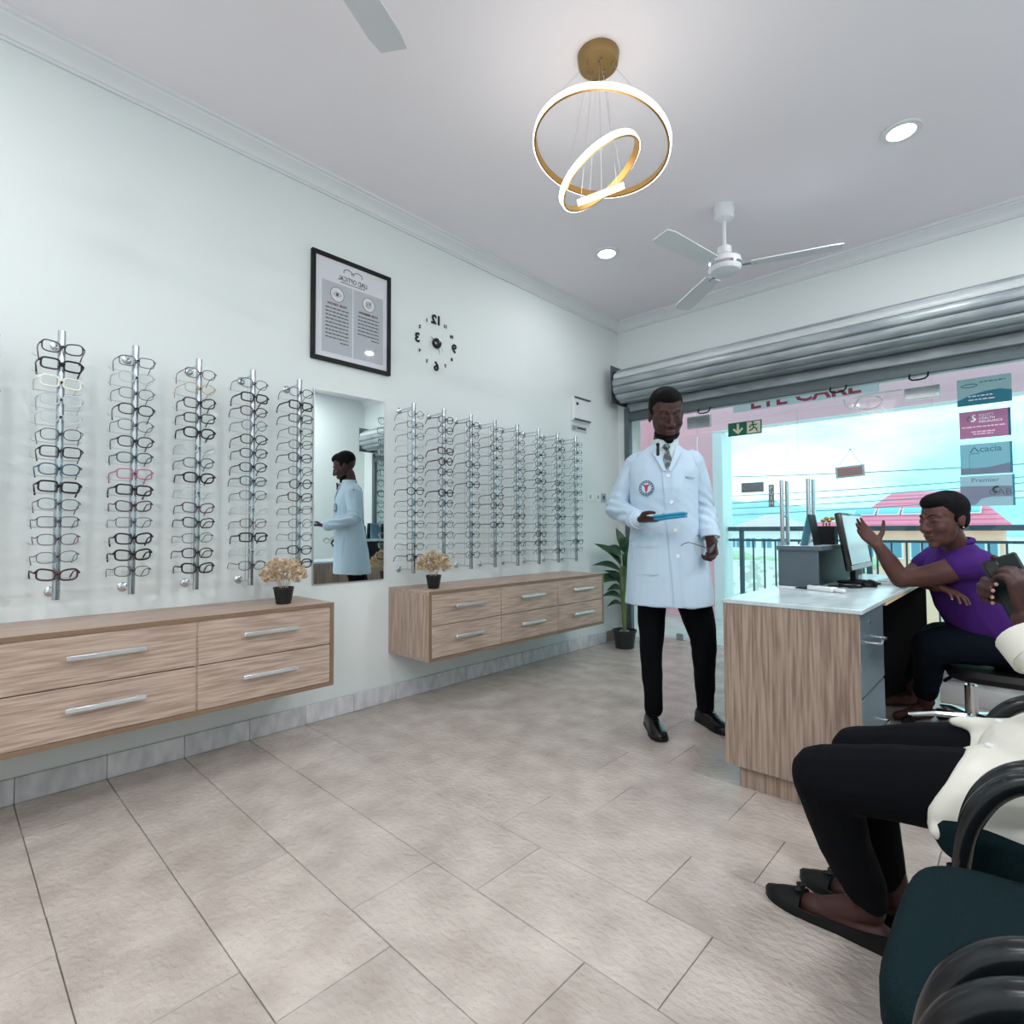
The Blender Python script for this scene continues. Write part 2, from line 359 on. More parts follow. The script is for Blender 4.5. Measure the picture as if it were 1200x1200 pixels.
G = 4.85; YG0, YG1 = G - .006, G + .006
def pane(name, x0, x1, z0, z1, label):
    o = MB().bb((x0, YG0, z0), (x1, YG1, z1), .001).build(name, 'pane'); return o
pn = []
w1 = thing('window_1', 'clear frameless fixed glass pane beside the door leaves', 'window', (.3, G, 0)); del w1['category']; struct(w1)
MB().bb((-.1, YG0, .012), (.655, YG1, 2.6), .001).build('pane', 'pane', w1)
w2 = thing('window_2', 'fixed glass pane carrying four insurance posters', 'window', (3.4, G, 0)); del w2['category']; struct(w2)
MB().bb((2.402, YG0, .012), (4.5, YG1, 2.6), .001).build('pane', 'pane', w2)
w3 = thing('window_3', 'glass transom above the double door', 'window', (1.5, G, 2.1)); del w3['category']; struct(w3)
MB().bb((.66, YG0, 2.03), (2.397, YG1, 2.6), .001).build('pane', 'pane', w3)
for n_, x0, x1, hx, lbl in (('door_1', .66, 1.512, 1.40, 'left'), ('door_2', 1.518, 2.397, 1.60, 'right')):
    d_ = thing(n_, 'frameless glass door leaf with tall chrome pull handles', 'door', ((x0 + x1) / 2, G, 0)); del d_['category']; struct(d_)
    MB().bb((x0, YG0, .02), (x1, YG1, 2.024), .001).build('pane', 'pane', d_)
    hm = MB()
    for s in (-1, 1):
        yy = G + s * .05; hx2 = hx + (0 if s < 0 else .012)
        h_ = MB().cyl((hx2, yy, .62), (hx2, yy, 1.445), .0155, 14).build('pull_handle', 'chrome', d_)
        for z in (.78, 1.148): MB().cyl((hx2, G + s * .006, z), (hx2, yy, z), .011, 10).build('standoff', 'chrome', h_)
# patch fittings
def patch(x0, x1, z0, z1, mat='steel'):
    return MB().bb((x0, G - .02, z0), (x1, G + .02, z1), .003)
p1 = patch(.57, .79, 1.985, 2.095); p1 = tag(p1.build('patch_fitting', 'steel'), 'brushed steel patch fitting clamping glass above the exit sign', 'fitting')
p2 = tag(patch(2.243, 2.448, 1.975, 2.06).build('patch_fitting', 'steel'), 'brushed steel patch fitting on glass beside the grey poster', 'fitting')
p3 = tag(patch(.43, .50, .0, .06).build('floor_patch_fitting', 'steel'), 'small steel floor patch fitting under the glass', 'fitting')
# exit sign
ex = thing('exit_sign', 'green exit sign with arrow and running figure on glass', 'sign', (1.096, G - .01, 1.86))
MB().bb((.953, G - .014, 1.866), (1.24, G - .007, 1.984), .001).build('board', 'green', ex)
MB().bb((1.118, G - .0155, 1.876), (1.23, G - .0142, 1.976)).build('white_field', 'cream', ex)
yy = G - .0155
ar = [(1.03, 1.972), (1.05, 1.972), (1.05, 1.912), (1.075, 1.935), (1.085, 1.922), (1.04, 1.878), (.995, 1.922), (1.005, 1.935), (1.03, 1.912)]
MB().prism([V((x, yy, z)) for x, z in ar], (0, .0013, 0)).build('arrow', 'cream', ex)
mr = MB()
mr.ell((1.168, yy - .001, 1.965), (.009, .001, .009))
for a, b in (((1.168, 1.952), (1.176, 1.925)), ((1.176, 1.925), (1.196, 1.912)), ((1.196, 1.912), (1.203, 1.887)), ((1.176, 1.925), (1.162, 1.906)), ((1.162, 1.906), (1.135, 1.898)), ((1.168, 1.95), (1.19, 1.943)), ((1.19, 1.943), (1.203, 1.95)), ((1.166, 1.95), (1.146, 1.94)), ((1.146, 1.94), (1.14, 1.922))):
    mr.tube([(a[0], yy - .001, a[1]), (b[0], yy - .001, b[1])], .0055, 6)
mr.build('running_figure', 'green', ex)
# glass stickers and hanging open sign
def card(name, x0, x1, z0, z1, mat, label, cat='sign', y=G - .012):
    o = thing(name, label, cat, ((x0 + x1) / 2, y, z0)); MB().add([(x0, y - .002, z0), (x1, y - .002, z0), (x1, y - .002, z1), (x0, y - .002, z1)], [(0, 1, 2, 3)]).build('sheet', mat, o, smooth=0); return o
c = card('window_sticker', 1.06, 1.248, 1.36, 1.445, 'signgrey', 'small grey landscape sticker on the glass door')
MB().bb((1.075, G - .0165, 1.378), (1.233, G - .0152, 1.427)).build('print', 'decal', c)
c = card('push_sticker', 1.286, 1.33, 1.228, 1.417, 'signgrey', 'narrow dark vertical sticker next to the chrome handles')
for i, ch in enumerate('HSUP'): text_mb(ch, .045, (1.308, G - .0165, 1.258 + i * .043), (1, 0, 0), (0, 0, 1), .0006).build('letter', 'whiteink', c)
hs = thing('hanging_sign', 'small brown board hanging by a string on the glass door', 'sign', (1.888, G - .02, 1.435))
rt = Matrix.Rotation(R(-3), 3, 'Y')
MB().box((1.888, G - .02, 1.483), (.195, .008, .088), .001, rt).build('board', 'decal', hs)
MB().box((1.888, G - .0255, 1.483), (.165, .003, .062), .0005, rt).build('print', 'signbrown', hs)
MB().tube([(1.81, G - .02, 1.53), (1.893, G - .018, 1.654), (1.97, G - .02, 1.524)], .0018, 6).build('string', 'signgrey', hs)
MB().ell((1.893, G - .018, 1.654), (.007, .012, .007)).build('suction_hook', 'decal', hs)
# EYE CARE banner above the door leaves
eb = thing('eye_care_banner', 'pale banner lettered EYE CARE in red on the transom glass', 'banner', (1.6, G - .012, 2.07))
MB().add([(1.0, G - .012, 2.072), (2.09, G - .012, 2.072), (2.09, G - .012, 2.24), (1.0, G - .012, 2.24)], [(0, 1, 2, 3)]).build('sheet', 'decal', eb, smooth=0)
text_mb('EYE CARE', .16, (1.56, G - .0138, 2.135), (1, 0, 0), (0, 0, 1), .0006, width=.82, bold=.004).build('lettering', 'red', eb)
# frosted decals under banner: pair of drawn glasses
gd = thing('glasses_decal', 'white outline drawing of glasses on the transom glass', 'decal', (2.05, G - .01, 2.0))
MB().tube([(2.02 + .085 * math.cos(a), G - .009, 2.0 + .05 * math.sin(a)) for a in [2 * math.pi * i / 24 for i in range(24)]], .005, 6, True).build('lens_outline', 'whiteink', gd)
MB().tube([(1.86, G - .009, 2.05), (1.865, G - .009, 2.0), (1.90, G - .009, 1.965), (1.935, G - .009, 1.99)], .005, 6).build('bridge_outline', 'whiteink', gd)
MB().tube([(1.93, G - .009, 2.045), (2.0, G - .009, 2.065), (2.23, G - .009, 2.06)], .006, 6).build('temple_outline', 'whiteink', gd)
# four insurance posters
def flat(P): return MB().add(P, [tuple(range(len(P)))])
y = G - .012; yt = G - .0158
c = card('window_poster', 2.54, 2.82, 1.879, 2.065, 'poster_grey', 'grey poster with teal wave, topmost of four on the glass', 'poster')
arc = [(2.541, 1.88), (2.819, 1.88), (2.819, 1.955), (2.76, 1.972), (2.69, 1.968), (2.61, 1.95), (2.541, 1.92)]
flat([V((x, yt, z)) for x, z in arc]).build('wave', 'poster_teal', c)
MB().tube([(2.605 + .042 * math.cos(a), yt, 2.015 + .011 * math.sin(a)) for a in [2 * math.pi * i / 20 for i in range(20)]], .0025, 6, True).build('logo_ring', 'tealink', c)
for z, x0, x1 in ((2.028, 2.66, 2.79), (1.937, 2.60, 2.73), (1.912, 2.60, 2.74)):
    m_ = MB(); x = x0
    while x < x1: w = random.uniform(.012, .03); m_.bb((x, yt - .0003, z), (min(x + w, x1), yt + .0004, z + .007)); x += w + .006
    m_.build('text_line', 'tealink' if z > 2 else 'whiteink', c)
c = card('window_poster', 2.548, 2.81, 1.653, 1.838, 'poster_pink', 'pink health insurance poster on the glass, second of four', 'poster')
flat([V((2.796, yt, 1.653)), V((2.81, yt, 1.653)), V((2.81, yt, 1.838)), V((2.796, yt, 1.838))]).build('edge_strip', 'poster_teal', c)
for i, t_ in enumerate(('EQUITY', 'HEALTH', 'INSURANCE')): text_mb(t_, .022, (2.65, yt, 1.806 - i * .022), (1, 0, 0), (0, 0, 1), .0004, 'LEFT').build('lettering', 'whiteink', c)
MB().tube([(2.632, yt, 1.812), (2.618, yt, 1.804), (2.622, yt, 1.79), (2.632, yt, 1.78), (2.622, yt, 1.768), (2.61, yt, 1.77)], .006, 6).build('logo', 'whiteink', c)
MB().tube([(2.602, yt, 1.806), (2.592, yt, 1.79), (2.596, yt, 1.77)], .006, 6).build('logo', 'greymetal', c)
for z, x0, x1 in ((1.726, 2.56, 2.785), (1.692, 2.61, 2.73), (1.676, 2.62, 2.72)):
    m_ = MB(); x = x0
    while x < x1: w = random.uniform(.012, .03); m_.bb((x, yt - .0003, z), (min(x + w, x1), yt + .0004, z + .008)); x += w + .005
    m_.build('text_line', 'pinkink', c)
c = card('window_poster', 2.547, 2.812, 1.405, 1.614, 'poster_blue', 'pale blue poster lettered Acacia on the glass', 'poster')
flat([V((x, yt, z)) for x, z in ((2.548, 1.406), (2.80, 1.406), (2.80, 1.475), (2.70, 1.452), (2.62, 1.448), (2.548, 1.452))]).build('wave', 'poster_mauve', c)
flat([V((2.80, yt, 1.405)), V((2.812, yt, 1.405)), V((2.812, yt, 1.614)), V((2.80, yt, 1.614))]).build('edge_strip', 'poster_teal', c)
text_mb('cacia', .058, (2.648, yt, 1.575), (1, 0, 0), (0, 0, 1), .0004, 'LEFT', .001).build('lettering', 'tealink', c)
MB().tube([(2.6, yt, 1.556), (2.622, yt, 1.59), (2.645, yt, 1.558)], .0045, 6).build('lettering', 'tealink', c)
MB().tube([(2.595, yt, 1.542), (2.62, yt, 1.55), (2.645, yt, 1.546)], .002, 6).build('swoosh', 'tealink', c)
flat([V((2.594, yt, 1.43)), V((2.596, yt, 1.43)), V((2.596, yt, 1.54)), V((2.594, yt, 1.54))]).build('rule', 'tealink', c)
c = card('window_poster', 2.541, 2.818, 1.191, 1.396, 'poster_lilac', 'lilac poster with photograph, lowest of four on the glass', 'poster')
flat([V((x, yt, z)) for x, z in ((2.542, 1.20), (2.62, 1.20), (2.65, 1.24), (2.70, 1.252), (2.806, 1.252), (2.806, 1.32), (2.542, 1.328))]).build('photo', 'poster_mauve', c)
flat([V((2.807, yt, 1.191)), V((2.818, yt, 1.191)), V((2.818, yt, 1.396)), V((2.807, yt, 1.396))]).build('edge_strip', 'poster_teal', c)
text_mb('Premier', .042, (2.60, yt, 1.365), (1, 0, 0), (0, 0, 1), .0004, 'LEFT', width=.14).build('lettering', 'greymetal', c)
MB().tube([(2.73 + .018 * math.cos(a), yt - .001, 1.30 + .018 * math.sin(a)) for a in [R(60 + 20 * i) for i in range(12)]], .006, 6).build('logo', 'leaf', c)
text_mb('GAB', .06, (2.745, yt - .001, 1.28), (1, 0, 0), (0, 0, 1), .0004).build('lettering', 'greymetal', c)

# ================================================================== OUTSIDE
terr = struct(MB().bb((-1.2, D + .3, -.3), (6.5, 6.5, -.006)).build('floor_terrace', 'terrace'))
tilefloor(-1.0, 4.8, D + .31, 6.45, 'terrace', terr)
struct(MB().bb((-1.5, 6.25, 2.19), (7, 6.33, 3.0), .004).build('trim_3', 'pink'))
struct(MB().bb((-1.5, 6.235, 2.172), (7, 6.345, 2.189), .002).build('trim_4', 'outwhite'))
struct(MB().bb((-.6, 6.22, -.006), (.22, 6.5, 2.19), .003).build('wall_pier', 'pink'))
struct(MB().bb((.221, 6.22, -.006), (.335, 6.5, 2.165), .003).build('trim_5', 'outwhite'))
struct(MB().bb((-.75, D + .26, -.006), (-.6, 6.5, 2.95)).build('wall_terrace', 'pink'))
rl = thing('balcony_railing', 'dark blue-grey metal balcony railing outside the glass front', 'railing', (2.5, 6.35, 0))
MB().bb((.345, 6.33, 1.02), (6.4, 6.38, 1.07), .004).build('top_rail', 'railing', rl)
MB().bb((.345, 6.34, .905), (6.4, 6.37, .93), .003).build('lower_rail', 'railing', rl)
MB().bb((.345, 6.34, .06), (6.4, 6.37, .085), .003).build('lower_rail', 'railing', rl)
for i in range(5): MB().bb((.47 + 1.24 * i, 6.335, 0), (.515 + 1.24 * i, 6.375, 1.02), .003).build('post', 'railing', rl)
bal = MB().box((0, 0, .495), (.016, .016, .82), .002).mesh('baluster', 'railing')
for i in range(50):
    x = .62 + .118 * i
    if x < 6.3 and min(abs(x - (.4925 + 1.24 * j)) for j in range(5)) > .045: o = link('baluster', bal, rl, (x - 2.5, 6.355 - 6.35, 0))
# town
struct(MB().bb((-260, 7.2, -4.3), (200, 700, -4.0)).build('floor_street', 'street'))
def house(name, c, w, d, zb, ze, zr, wallm, roofm, label, ridge=.35, wins=0, solar=0, rz=0):
    h = thing(name, label, 'house', (c[0], c[1], zb), rz)
    MB().bb((-w / 2, -d / 2, 0), (w / 2, d / 2, ze - zb)).build('walls', wallm, h, world=False)
    o = .6; e = ze - zb; r = zr - zb; a = w / 2 + o; b = d / 2 + o; k = ridge * w
    rv = [(-a, -b, e), (a, -b, e), (a, b, e), (-a, b, e), (-k, 0, r), (k, 0, r)]
    rf = MB().add(rv, [(0, 1, 5, 4), (1, 2, 5), (2, 3, 4, 5), (3, 0, 4), (3, 2, 1, 0)]).build('roof', roofm, h, world=False, smooth=0)
    # tile battens give the roof its grid
    n = V((0, -(r - e), b)).normalized(); n = V((0, -(r - e) / math.hypot(r - e, b), b / math.hypot(r - e, b)))
    for i in range(1, 9):
        t = i / 9; x0 = -a + (a - k) * t; MB().box((0, -b + b * t, e + (r - e) * t + .03), (-2 * x0, .06, .06)).build('tile_course', roofm, rf, world=False)
    for i in range(wins):
        x = -w / 2 + w * (i + .5) / wins
        f = MB().bb((x - .6, -d / 2 - .06, e - 1.9), (x + .6, -d / 2, e - .7)).build('window', 'housewhite', h, world=False)
        for s in (-1, 1): MB().bb((x + s * .28 - .22, -d / 2 - .09, e - 1.8), (x + s * .28 + .22, -d / 2 - .06, e - .8)).build('pane', 'bluewin', f, world=False)
    for i in range(solar):
        x = -3.2 + i * 1.35; t = .40; rot = Matrix.Rotation(math.atan2(r - e, b), 3, 'X')
        p = MB().box((x, -b + b * t, e + (r - e) * t + .14), (1.25, .95, .08), .01, rot).build('skylight', 'housewhite', rf, world=False)
        MB().box((x, -b + b * t - .05, e + (r - e) * t + .2), (1.08, .78, .06), .01, rot).build('pane', 'solar', p, world=False)
    return h
house('house', (-1.77, 46.5), 7.56, 9, -4, 1.01, 3.59, 'salmon', 'roofred', 'salmon house with bright red tiled roof and skylights beyond the railing', .27, 5, 5)
house('house', (-17.8, 65), 6.39, 9, -4, .88, 2.64, 'housewhite', 'roofpale', 'white house with faded pale pink roof beyond the railing', .12, 4)
house('house', (-16.1, 80), 5.74, 9, -4, .83, 1.94, 'housewhite', 'roofred', 'low distant house with red roof between the two larger houses', .2, 3)
tag(MB().bb((-2.31, 34, -4), (9.5, 34.4, -1.01)).build('boundary_wall', 'salmon'), 'long salmon boundary wall in front of the red roofed house', 'wall')
tag(MB().bb((-13.0, 26, -4), (-2.4, 26.4, -.41)).build('block_wall', 'blockwall'), 'whitish block wall across the street seen through the railing', 'wall')
hd = MB()
for i in range(40):
    hd.ell((-12.8 + 10.2 * i / 39, 28.2 + random.uniform(-.3, .3), -.43 + random.uniform(-.5, .0)), (random.uniform(.7, 1.1), .6, random.uniform(.3, .45)), None, 8, 6)
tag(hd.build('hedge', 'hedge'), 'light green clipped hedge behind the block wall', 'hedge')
# hills
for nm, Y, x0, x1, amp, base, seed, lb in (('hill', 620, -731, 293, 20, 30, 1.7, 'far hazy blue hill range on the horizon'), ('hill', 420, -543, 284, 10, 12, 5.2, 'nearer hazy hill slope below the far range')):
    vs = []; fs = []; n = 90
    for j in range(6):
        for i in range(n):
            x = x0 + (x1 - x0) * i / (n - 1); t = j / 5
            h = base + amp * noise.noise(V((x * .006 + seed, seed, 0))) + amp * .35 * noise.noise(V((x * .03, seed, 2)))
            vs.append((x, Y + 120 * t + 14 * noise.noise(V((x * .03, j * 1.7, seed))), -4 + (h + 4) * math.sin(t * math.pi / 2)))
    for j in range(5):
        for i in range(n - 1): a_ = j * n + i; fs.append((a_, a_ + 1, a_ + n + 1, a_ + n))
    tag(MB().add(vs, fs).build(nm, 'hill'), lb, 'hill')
# overhead cables
for k_, (A, B) in enumerate((((-5.44, 16, 2.92), (3.72, 17, 2.73)), ((-6.49, 18, 2.38), (3.82, 19, 2.61)), ((-6.65, 18.3, 2.12), (3.83, 19.3, 2.49)), ((-7.02, 19, 1.97), (3.86, 20, 2.32)), ((-7.23, 19.4, 1.73), (3.87, 20.4, 2.17)))):
    A, B = V(A), V(B); A, B = A + (A - B) * .6, B + (B - A) * .6
    pts = [A.lerp(B, t / 24) - V((0, 0, .3 * math.sin(math.pi * t / 24))) for t in range(25)]
    tag(MB().tube(pts, .014, 6).build('power_cable', 'cable'), ('topmost', 'second highest', 'middle', 'second lowest', 'lowest')[k_] + ' of the thin dark overhead cables strung across the sky outside', 'cable', 'overhead cables outside')

# ================================================================== CEILING LAMPS AND FANS
def downlight(x, y, label, watts=11, spread=180):
    o = thing('downlight', label, 'ceiling light', (x, y, H - .012), 0, 'recessed ceiling downlights')
    MB().lathe([(.062, .0), (.088, .0), (.09, .004), (.088, .0115), (.062, .0115), (.062, 0)], 28, caps=False).build('trim_ring', 'trimwhite', o, world=False)
    MB().lathe([(.062, .003), (.0621, .009)], 28).build('lens', 'lamp', o, world=False)
    L = bpy.data.lights.new('downlight_lamp', 'AREA'); L.shape = 'DISK'; L.size = .12; L.energy = watts * LAMP; L.color = (1, .985, 1);
    lo = bpy.data.objects.new('downlight_lamp', L); COL.objects.link(lo); lo.parent = o; lo.location = (0, 0, -.006)
downlight(.704, 3.292, 'round white downlight above the far end of the eyewear wall', 4.5, 120)
downlight(2.454, 3.299, 'round white downlight above the reception desk', 9, 130)
downlight(.95, -.45, 'unseen white downlight added for fill above the near end of the long cabinet', 7)  # from here on: unseen downlights, added to fill the room with light
downlight(2.454, -.45, 'unseen white downlight added for fill behind the waiting chairs', 11)
downlight(.95, -1.5, 'unseen white downlight added for fill in the back corner by the eyewear wall', 9)
downlight(2.454, -1.5, 'unseen white downlight added for fill close to the back wall', 14)
downlight(3.95, 3.299, 'unseen white downlight added for fill near the right wall by the shopfront', 17)
downlight(3.95, 1.8, 'unseen white downlight added for fill above the side counter', 20)
downlight(3.95, .3, 'unseen white downlight added for fill above the backs of the waiting chairs', 18)
downlight(3.95, -1.2, 'unseen white downlight added for fill in the back corner of the room', 16)

ch = thing('ring_chandelier', 'gold chandelier of three tilted glowing rings on thin wires', 'chandelier', (1.589, 1.884, H))
WM_c = V((1.589, 1.884, H))
def cw(p): return V(p)
can = MB().lathe([(.001, -.046), (.078, -.045), (.083, -.04), (.086, -.012), (.088, 0)], 32, WM_c).build('canopy', 'goldflat', ch)
gi = 0
for C, RA, th, ph in (((1.594, 1.89, 2.656), .289, .197, 1.214), ((1.578, 1.9, 2.555), .194, .557, 3.806), ((1.583, 1.9, 2.462), .10, .61, 4.88)):
    n = V((math.sin(th) * math.cos(ph), math.sin(th) * math.sin(ph), math.cos(th))); u = n.cross(V((0, 0, 1))).normalized(); w = n.cross(u); C = V(C); seg = 72
    def ring(r0, r1, z0, z1):
        m = MB(); vs = []; fs = []
        for k in range(seg):
            e = u * math.cos(2 * math.pi * k / seg) + w * math.sin(2 * math.pi * k / seg)
            vs += [C + e * r0 + n * z0, C + e * r1 + n * z0, C + e * r1 + n * z1, C + e * r0 + n * z1]
        for k in range(seg):
            a = 4 * k; b = 4 * ((k + 1) % seg)
            for j in range(4): fs.append((a + j, b + j, b + (j + 1) % 4, a + (j + 1) % 4))
        return m.add(vs, fs)
    rg = ring(RA - .013, RA - .004, -.014, .014).build('ring', 'gold', ch)
    ring(RA - .004, RA, -.012, .012).build('diffuser', 'led', rg)
    for i in range(3):
        aa = R(120 * i + 35 + 40 * gi)
        e = C + (u * math.cos(aa) + w * math.sin(aa)) * (RA - .009) + n * .014; dh = V((e.x - WM_c.x, e.y - WM_c.y, 0)).normalized(); g_ = WM_c + dh * (.06 - .015 * gi) + V((0, 0, -.047))
        MB().cyl(g_, g_ - V((0, 0, .012)), .004, 8).build('wire_grip', 'chrome', can)
        MB().tube([g_ - V((0, 0, .010)), e], .0009, 5).build('wire', 'steel', ch)
    gi += 1
L = bpy.data.lights.new('chandelier_glow', 'POINT'); L.energy = 3.2 * LAMP; L.shadow_soft_size = .2; L.color = (1, .96, .9)
lo = bpy.data.objects.new('chandelier_glow', L); COL.objects.link(lo); lo.parent = ch; lo.location = (0, 0, -.47)

def fan(x, y, ang, label):
    o = thing('ceiling_fan', label, 'ceiling fan', (x, y, H), 0)
    MB().lathe([(.02, -.1), (.055, -.085), (.062, -.03), (.062, 0)], 24).build('canopy', 'fanwhite', o, world=False)
    MB().cyl((0, 0, -.31), (0, 0, -.09), .012, 12).build('downrod', 'fanwhite', o, world=False)
    MB().lathe([(.02, -.25), (.04, -.262), (.042, -.3), (.03, -.31)], 20).build('cup', 'fanwhite', o, world=False)
    MB().lathe([(.05, -.425), (.085, -.415), (.098, -.395), (.1, -.365), (.094, -.34), (.06, -.32), (.02, -.312)], 32).build('motor', 'fanwhite', o, world=False)
    MB().lathe([(.098, -.39), (.1025, -.386), (.1025, -.374), (.098, -.37)], 32).build('band', 'chrome', o, world=False)
    for i in range(3):
        Mz = Matrix.Rotation(R(ang + 120 * i), 4, 'Z')
        br = MB().box((.135, 0, -.385), (.10, .03, .008), .002); br.cyl((.14, 0, -.39), (.14, 0, -.378), .012, 10); br.xf(Mz); br.build('blade_bracket', 'chrome', o, world=False)
        tw = Matrix.Rotation(R(9), 3, 'X'); P = []
        for s in range(9):
            t = s / 8; xx = .15 + .48 * t; hw = .05 + .014 * t
            if s == 8: hw *= .8
            P.append((xx, hw))
        prof = [V((a_, -b_, 0)) for a_, b_ in P] + [V((a_, b_, 0)) for a_, b_ in reversed(P)]
        b = MB().prism([tw @ p + V((0, 0, -.39)) for p in prof], (0, 0, .006)); b.xf(Mz); b.build('blade', 'fanblade', o, world=False)
fan(1.545, 3.32, 20, 'white three blade ceiling fan near the shopfront shutter')
fan(1.60, .45, math.degrees(math.atan2(1.06 - .45, 1.33 - 1.6)), 'white ceiling fan above the long drawer cabinet')

# ================================================================== WALL CABINETS
def cabinet(name, y0, ys, label):
    o = thing(name, label, 'cabinet', (0, y0, .297)); y1 = ys[-1]; z0, z1, F = .297, .694, .40
    b = MB(); b.bb((.002, y0, z1 - .018), (F, y1, z1), .001); b.bb((.002, y0, z0), (F, y1, z0 + .018), .001); b.bb((.002, y0 + .018, z0 + .018), (.02, y1 - .018, z1 - .018))
    for y in ys[1:-1]: b.bb((.002, y - .009, z0 + .018), (F - .004, y + .009, z1 - .018))
    b.build('carcass', 'wood_y', o)
    for y in (y0, y1 - .018): MB().bb((.002, y, z0 + .0181), (F, y + .018, z1 - .0181), .001).build('side_panel', 'wood_z', o)
    for A, B in (((y0, z1 - .018), (y1, z1)), ((y0, z0), (y1, z0 + .018)), ((y0, z0 + .018), (y0 + .018, z1 - .018)), ((y1 - .018, z0 + .018), (y1, z1 - .018))): MB().bb((F + .0002, A[0], A[1]), (F + .0018, B[0], B[1])).build('edge_band', 'edge', o)
    for ya, yb in zip(ys[:-1], ys[1:]):
        lo_ = ya + (.02 if ya == y0 else .003); hi_ = yb - (.02 if yb == y1 else .003)
        for za, zb in ((z0 + .02, .4945), (.4985, z1 - .02)):
            d = MB().bb((F - .02, lo_, za), (F + .001, hi_, zb), .0015).build('drawer', 'wood_y', o)
            c_ = (lo_ + hi_) / 2; zc = za + .58 * (zb - za)
            h = MB().bb((F + .022, c_ - .119, zc - .008), (F + .034, c_ + .119, zc + .008), .002).build('handle', 'alu', d)
            hp = MB()
            for s in (-1, 1): hp.bb((F + .001, c_ + s * .095 - .006, zc - .006), (F + .023, c_ + s * .095 + .006, zc + .006), .001)
            # posts join the handle in one piece
            hm = h.data; bm = bmesh.new(); bm.from_mesh(hm); W = wmat(d).inverted(); vs = [bm.verts.new(W @ p) for p in hp.v]
            for f in hp.f: bm.faces.new([vs[i] for i in f])
            bm.to_mesh(hm); bm.free()
cabinet('wall_cabinet', -1.05, [-1.05, -.455, .14, .737, 1.335], 'long wall mounted oak drawer cabinet under the eyewear poles before the mirror')
cabinet('wall_cabinet', 1.915, [1.915, 2.495, 3.078, 3.66], 'wall mounted oak cabinet with six drawers beyond the mirror')
# counter along the right wall, seen in the mirror
ct = thing('side_counter', 'low grey wood counter along the right wall seen in the mirror', 'counter', (XR - .2, 1.2, 0))
MB().bb((XR - .45, -1.2, .08), (XR - .005, 3.4, .74), .002).build('body', 'wood_desk', ct)
MB().bb((XR - .47, -1.22, .74), (XR - .005, 3.42, .765), .002).build('top', 'desktop', ct)
MB().bb((XR - .41, -1.15, 0), (XR - .03, 3.35, .08)).build('plinth', 'edge', ct)

# ================================================================== MIRROR, FRAMED NOTICE, CLOCK, WALL PLATES
mi = thing('wall_mirror', 'tall rectangular mirror between the two groups of eyewear poles', 'mirror', (0, 1.645, .747))
MB().bb((.0, 1.418, .747), (.014, 1.872, 1.834), .001).build('backing', 'steel', mi)
MB().bb((.0141, 1.421, .75), (.0165, 1.869, 1.831)).build('glass', 'mirror', mi, smooth=0)
fr = thing('framed_notice', 'black framed notice with mission and vision text on wall', 'picture', (0, 1.655, 2.0))
y0, y1, z0, z1 = 1.398, 1.912, 2.0, 2.617
b = MB(); w = .022
for A, B in (((y0, z0), (y1, z0 + w)), ((y0, z1 - w), (y1, z1)), ((y0, z0 + w), (y0 + w, z1 - w)), ((y1 - w, z0 + w), (y1, z1 - w))): b.bb((0, A[0], A[1]), (.024, B[0], B[1]), .002)
b.build('frame', 'black', fr)
MB().bb((0.001, y0 + w, z0 + w), (.010, y1 - w, z1 - w)).build('sheet', 'paper', fr)
for a_, b_ in ((1.462, 1.652), (1.660, 1.862)): MB().bb((.0101, a_, 2.055), (.0108, b_, 2.465)).build('text_panel', 'printgrey', fr)
MX = (0, -1, 0); MZ = (0, 0, 1); xs = .0116
text_mb('LIAD OPTICAL', .04, (xs, 1.655, 2.505), MX, MZ, .0004, width=.19).build('lettering', 'ink', fr)
text_mb('PROFESSIONAL EYE CARE SERVICES', .012, (xs, 1.655, 2.482), MX, MZ, .0003, width=.16).build('lettering', 'ink', fr)
gl = MB()
for s in (-1, 1): gl.tube([(xs, 1.655 + s * .033 + .027 * math.cos(a), 2.548 + .019 * math.sin(a)) for a in [R(200 + (-220) * i / 14) if s > 0 else R(-20 + 220 * i / 14) for i in range(15)]], .0018, 5)
gl.tube([(xs, 1.649, 2.553), (xs, 1.655, 2.557), (xs, 1.661, 2.553)], .0018, 5); gl.build('logo', 'ink', fr)
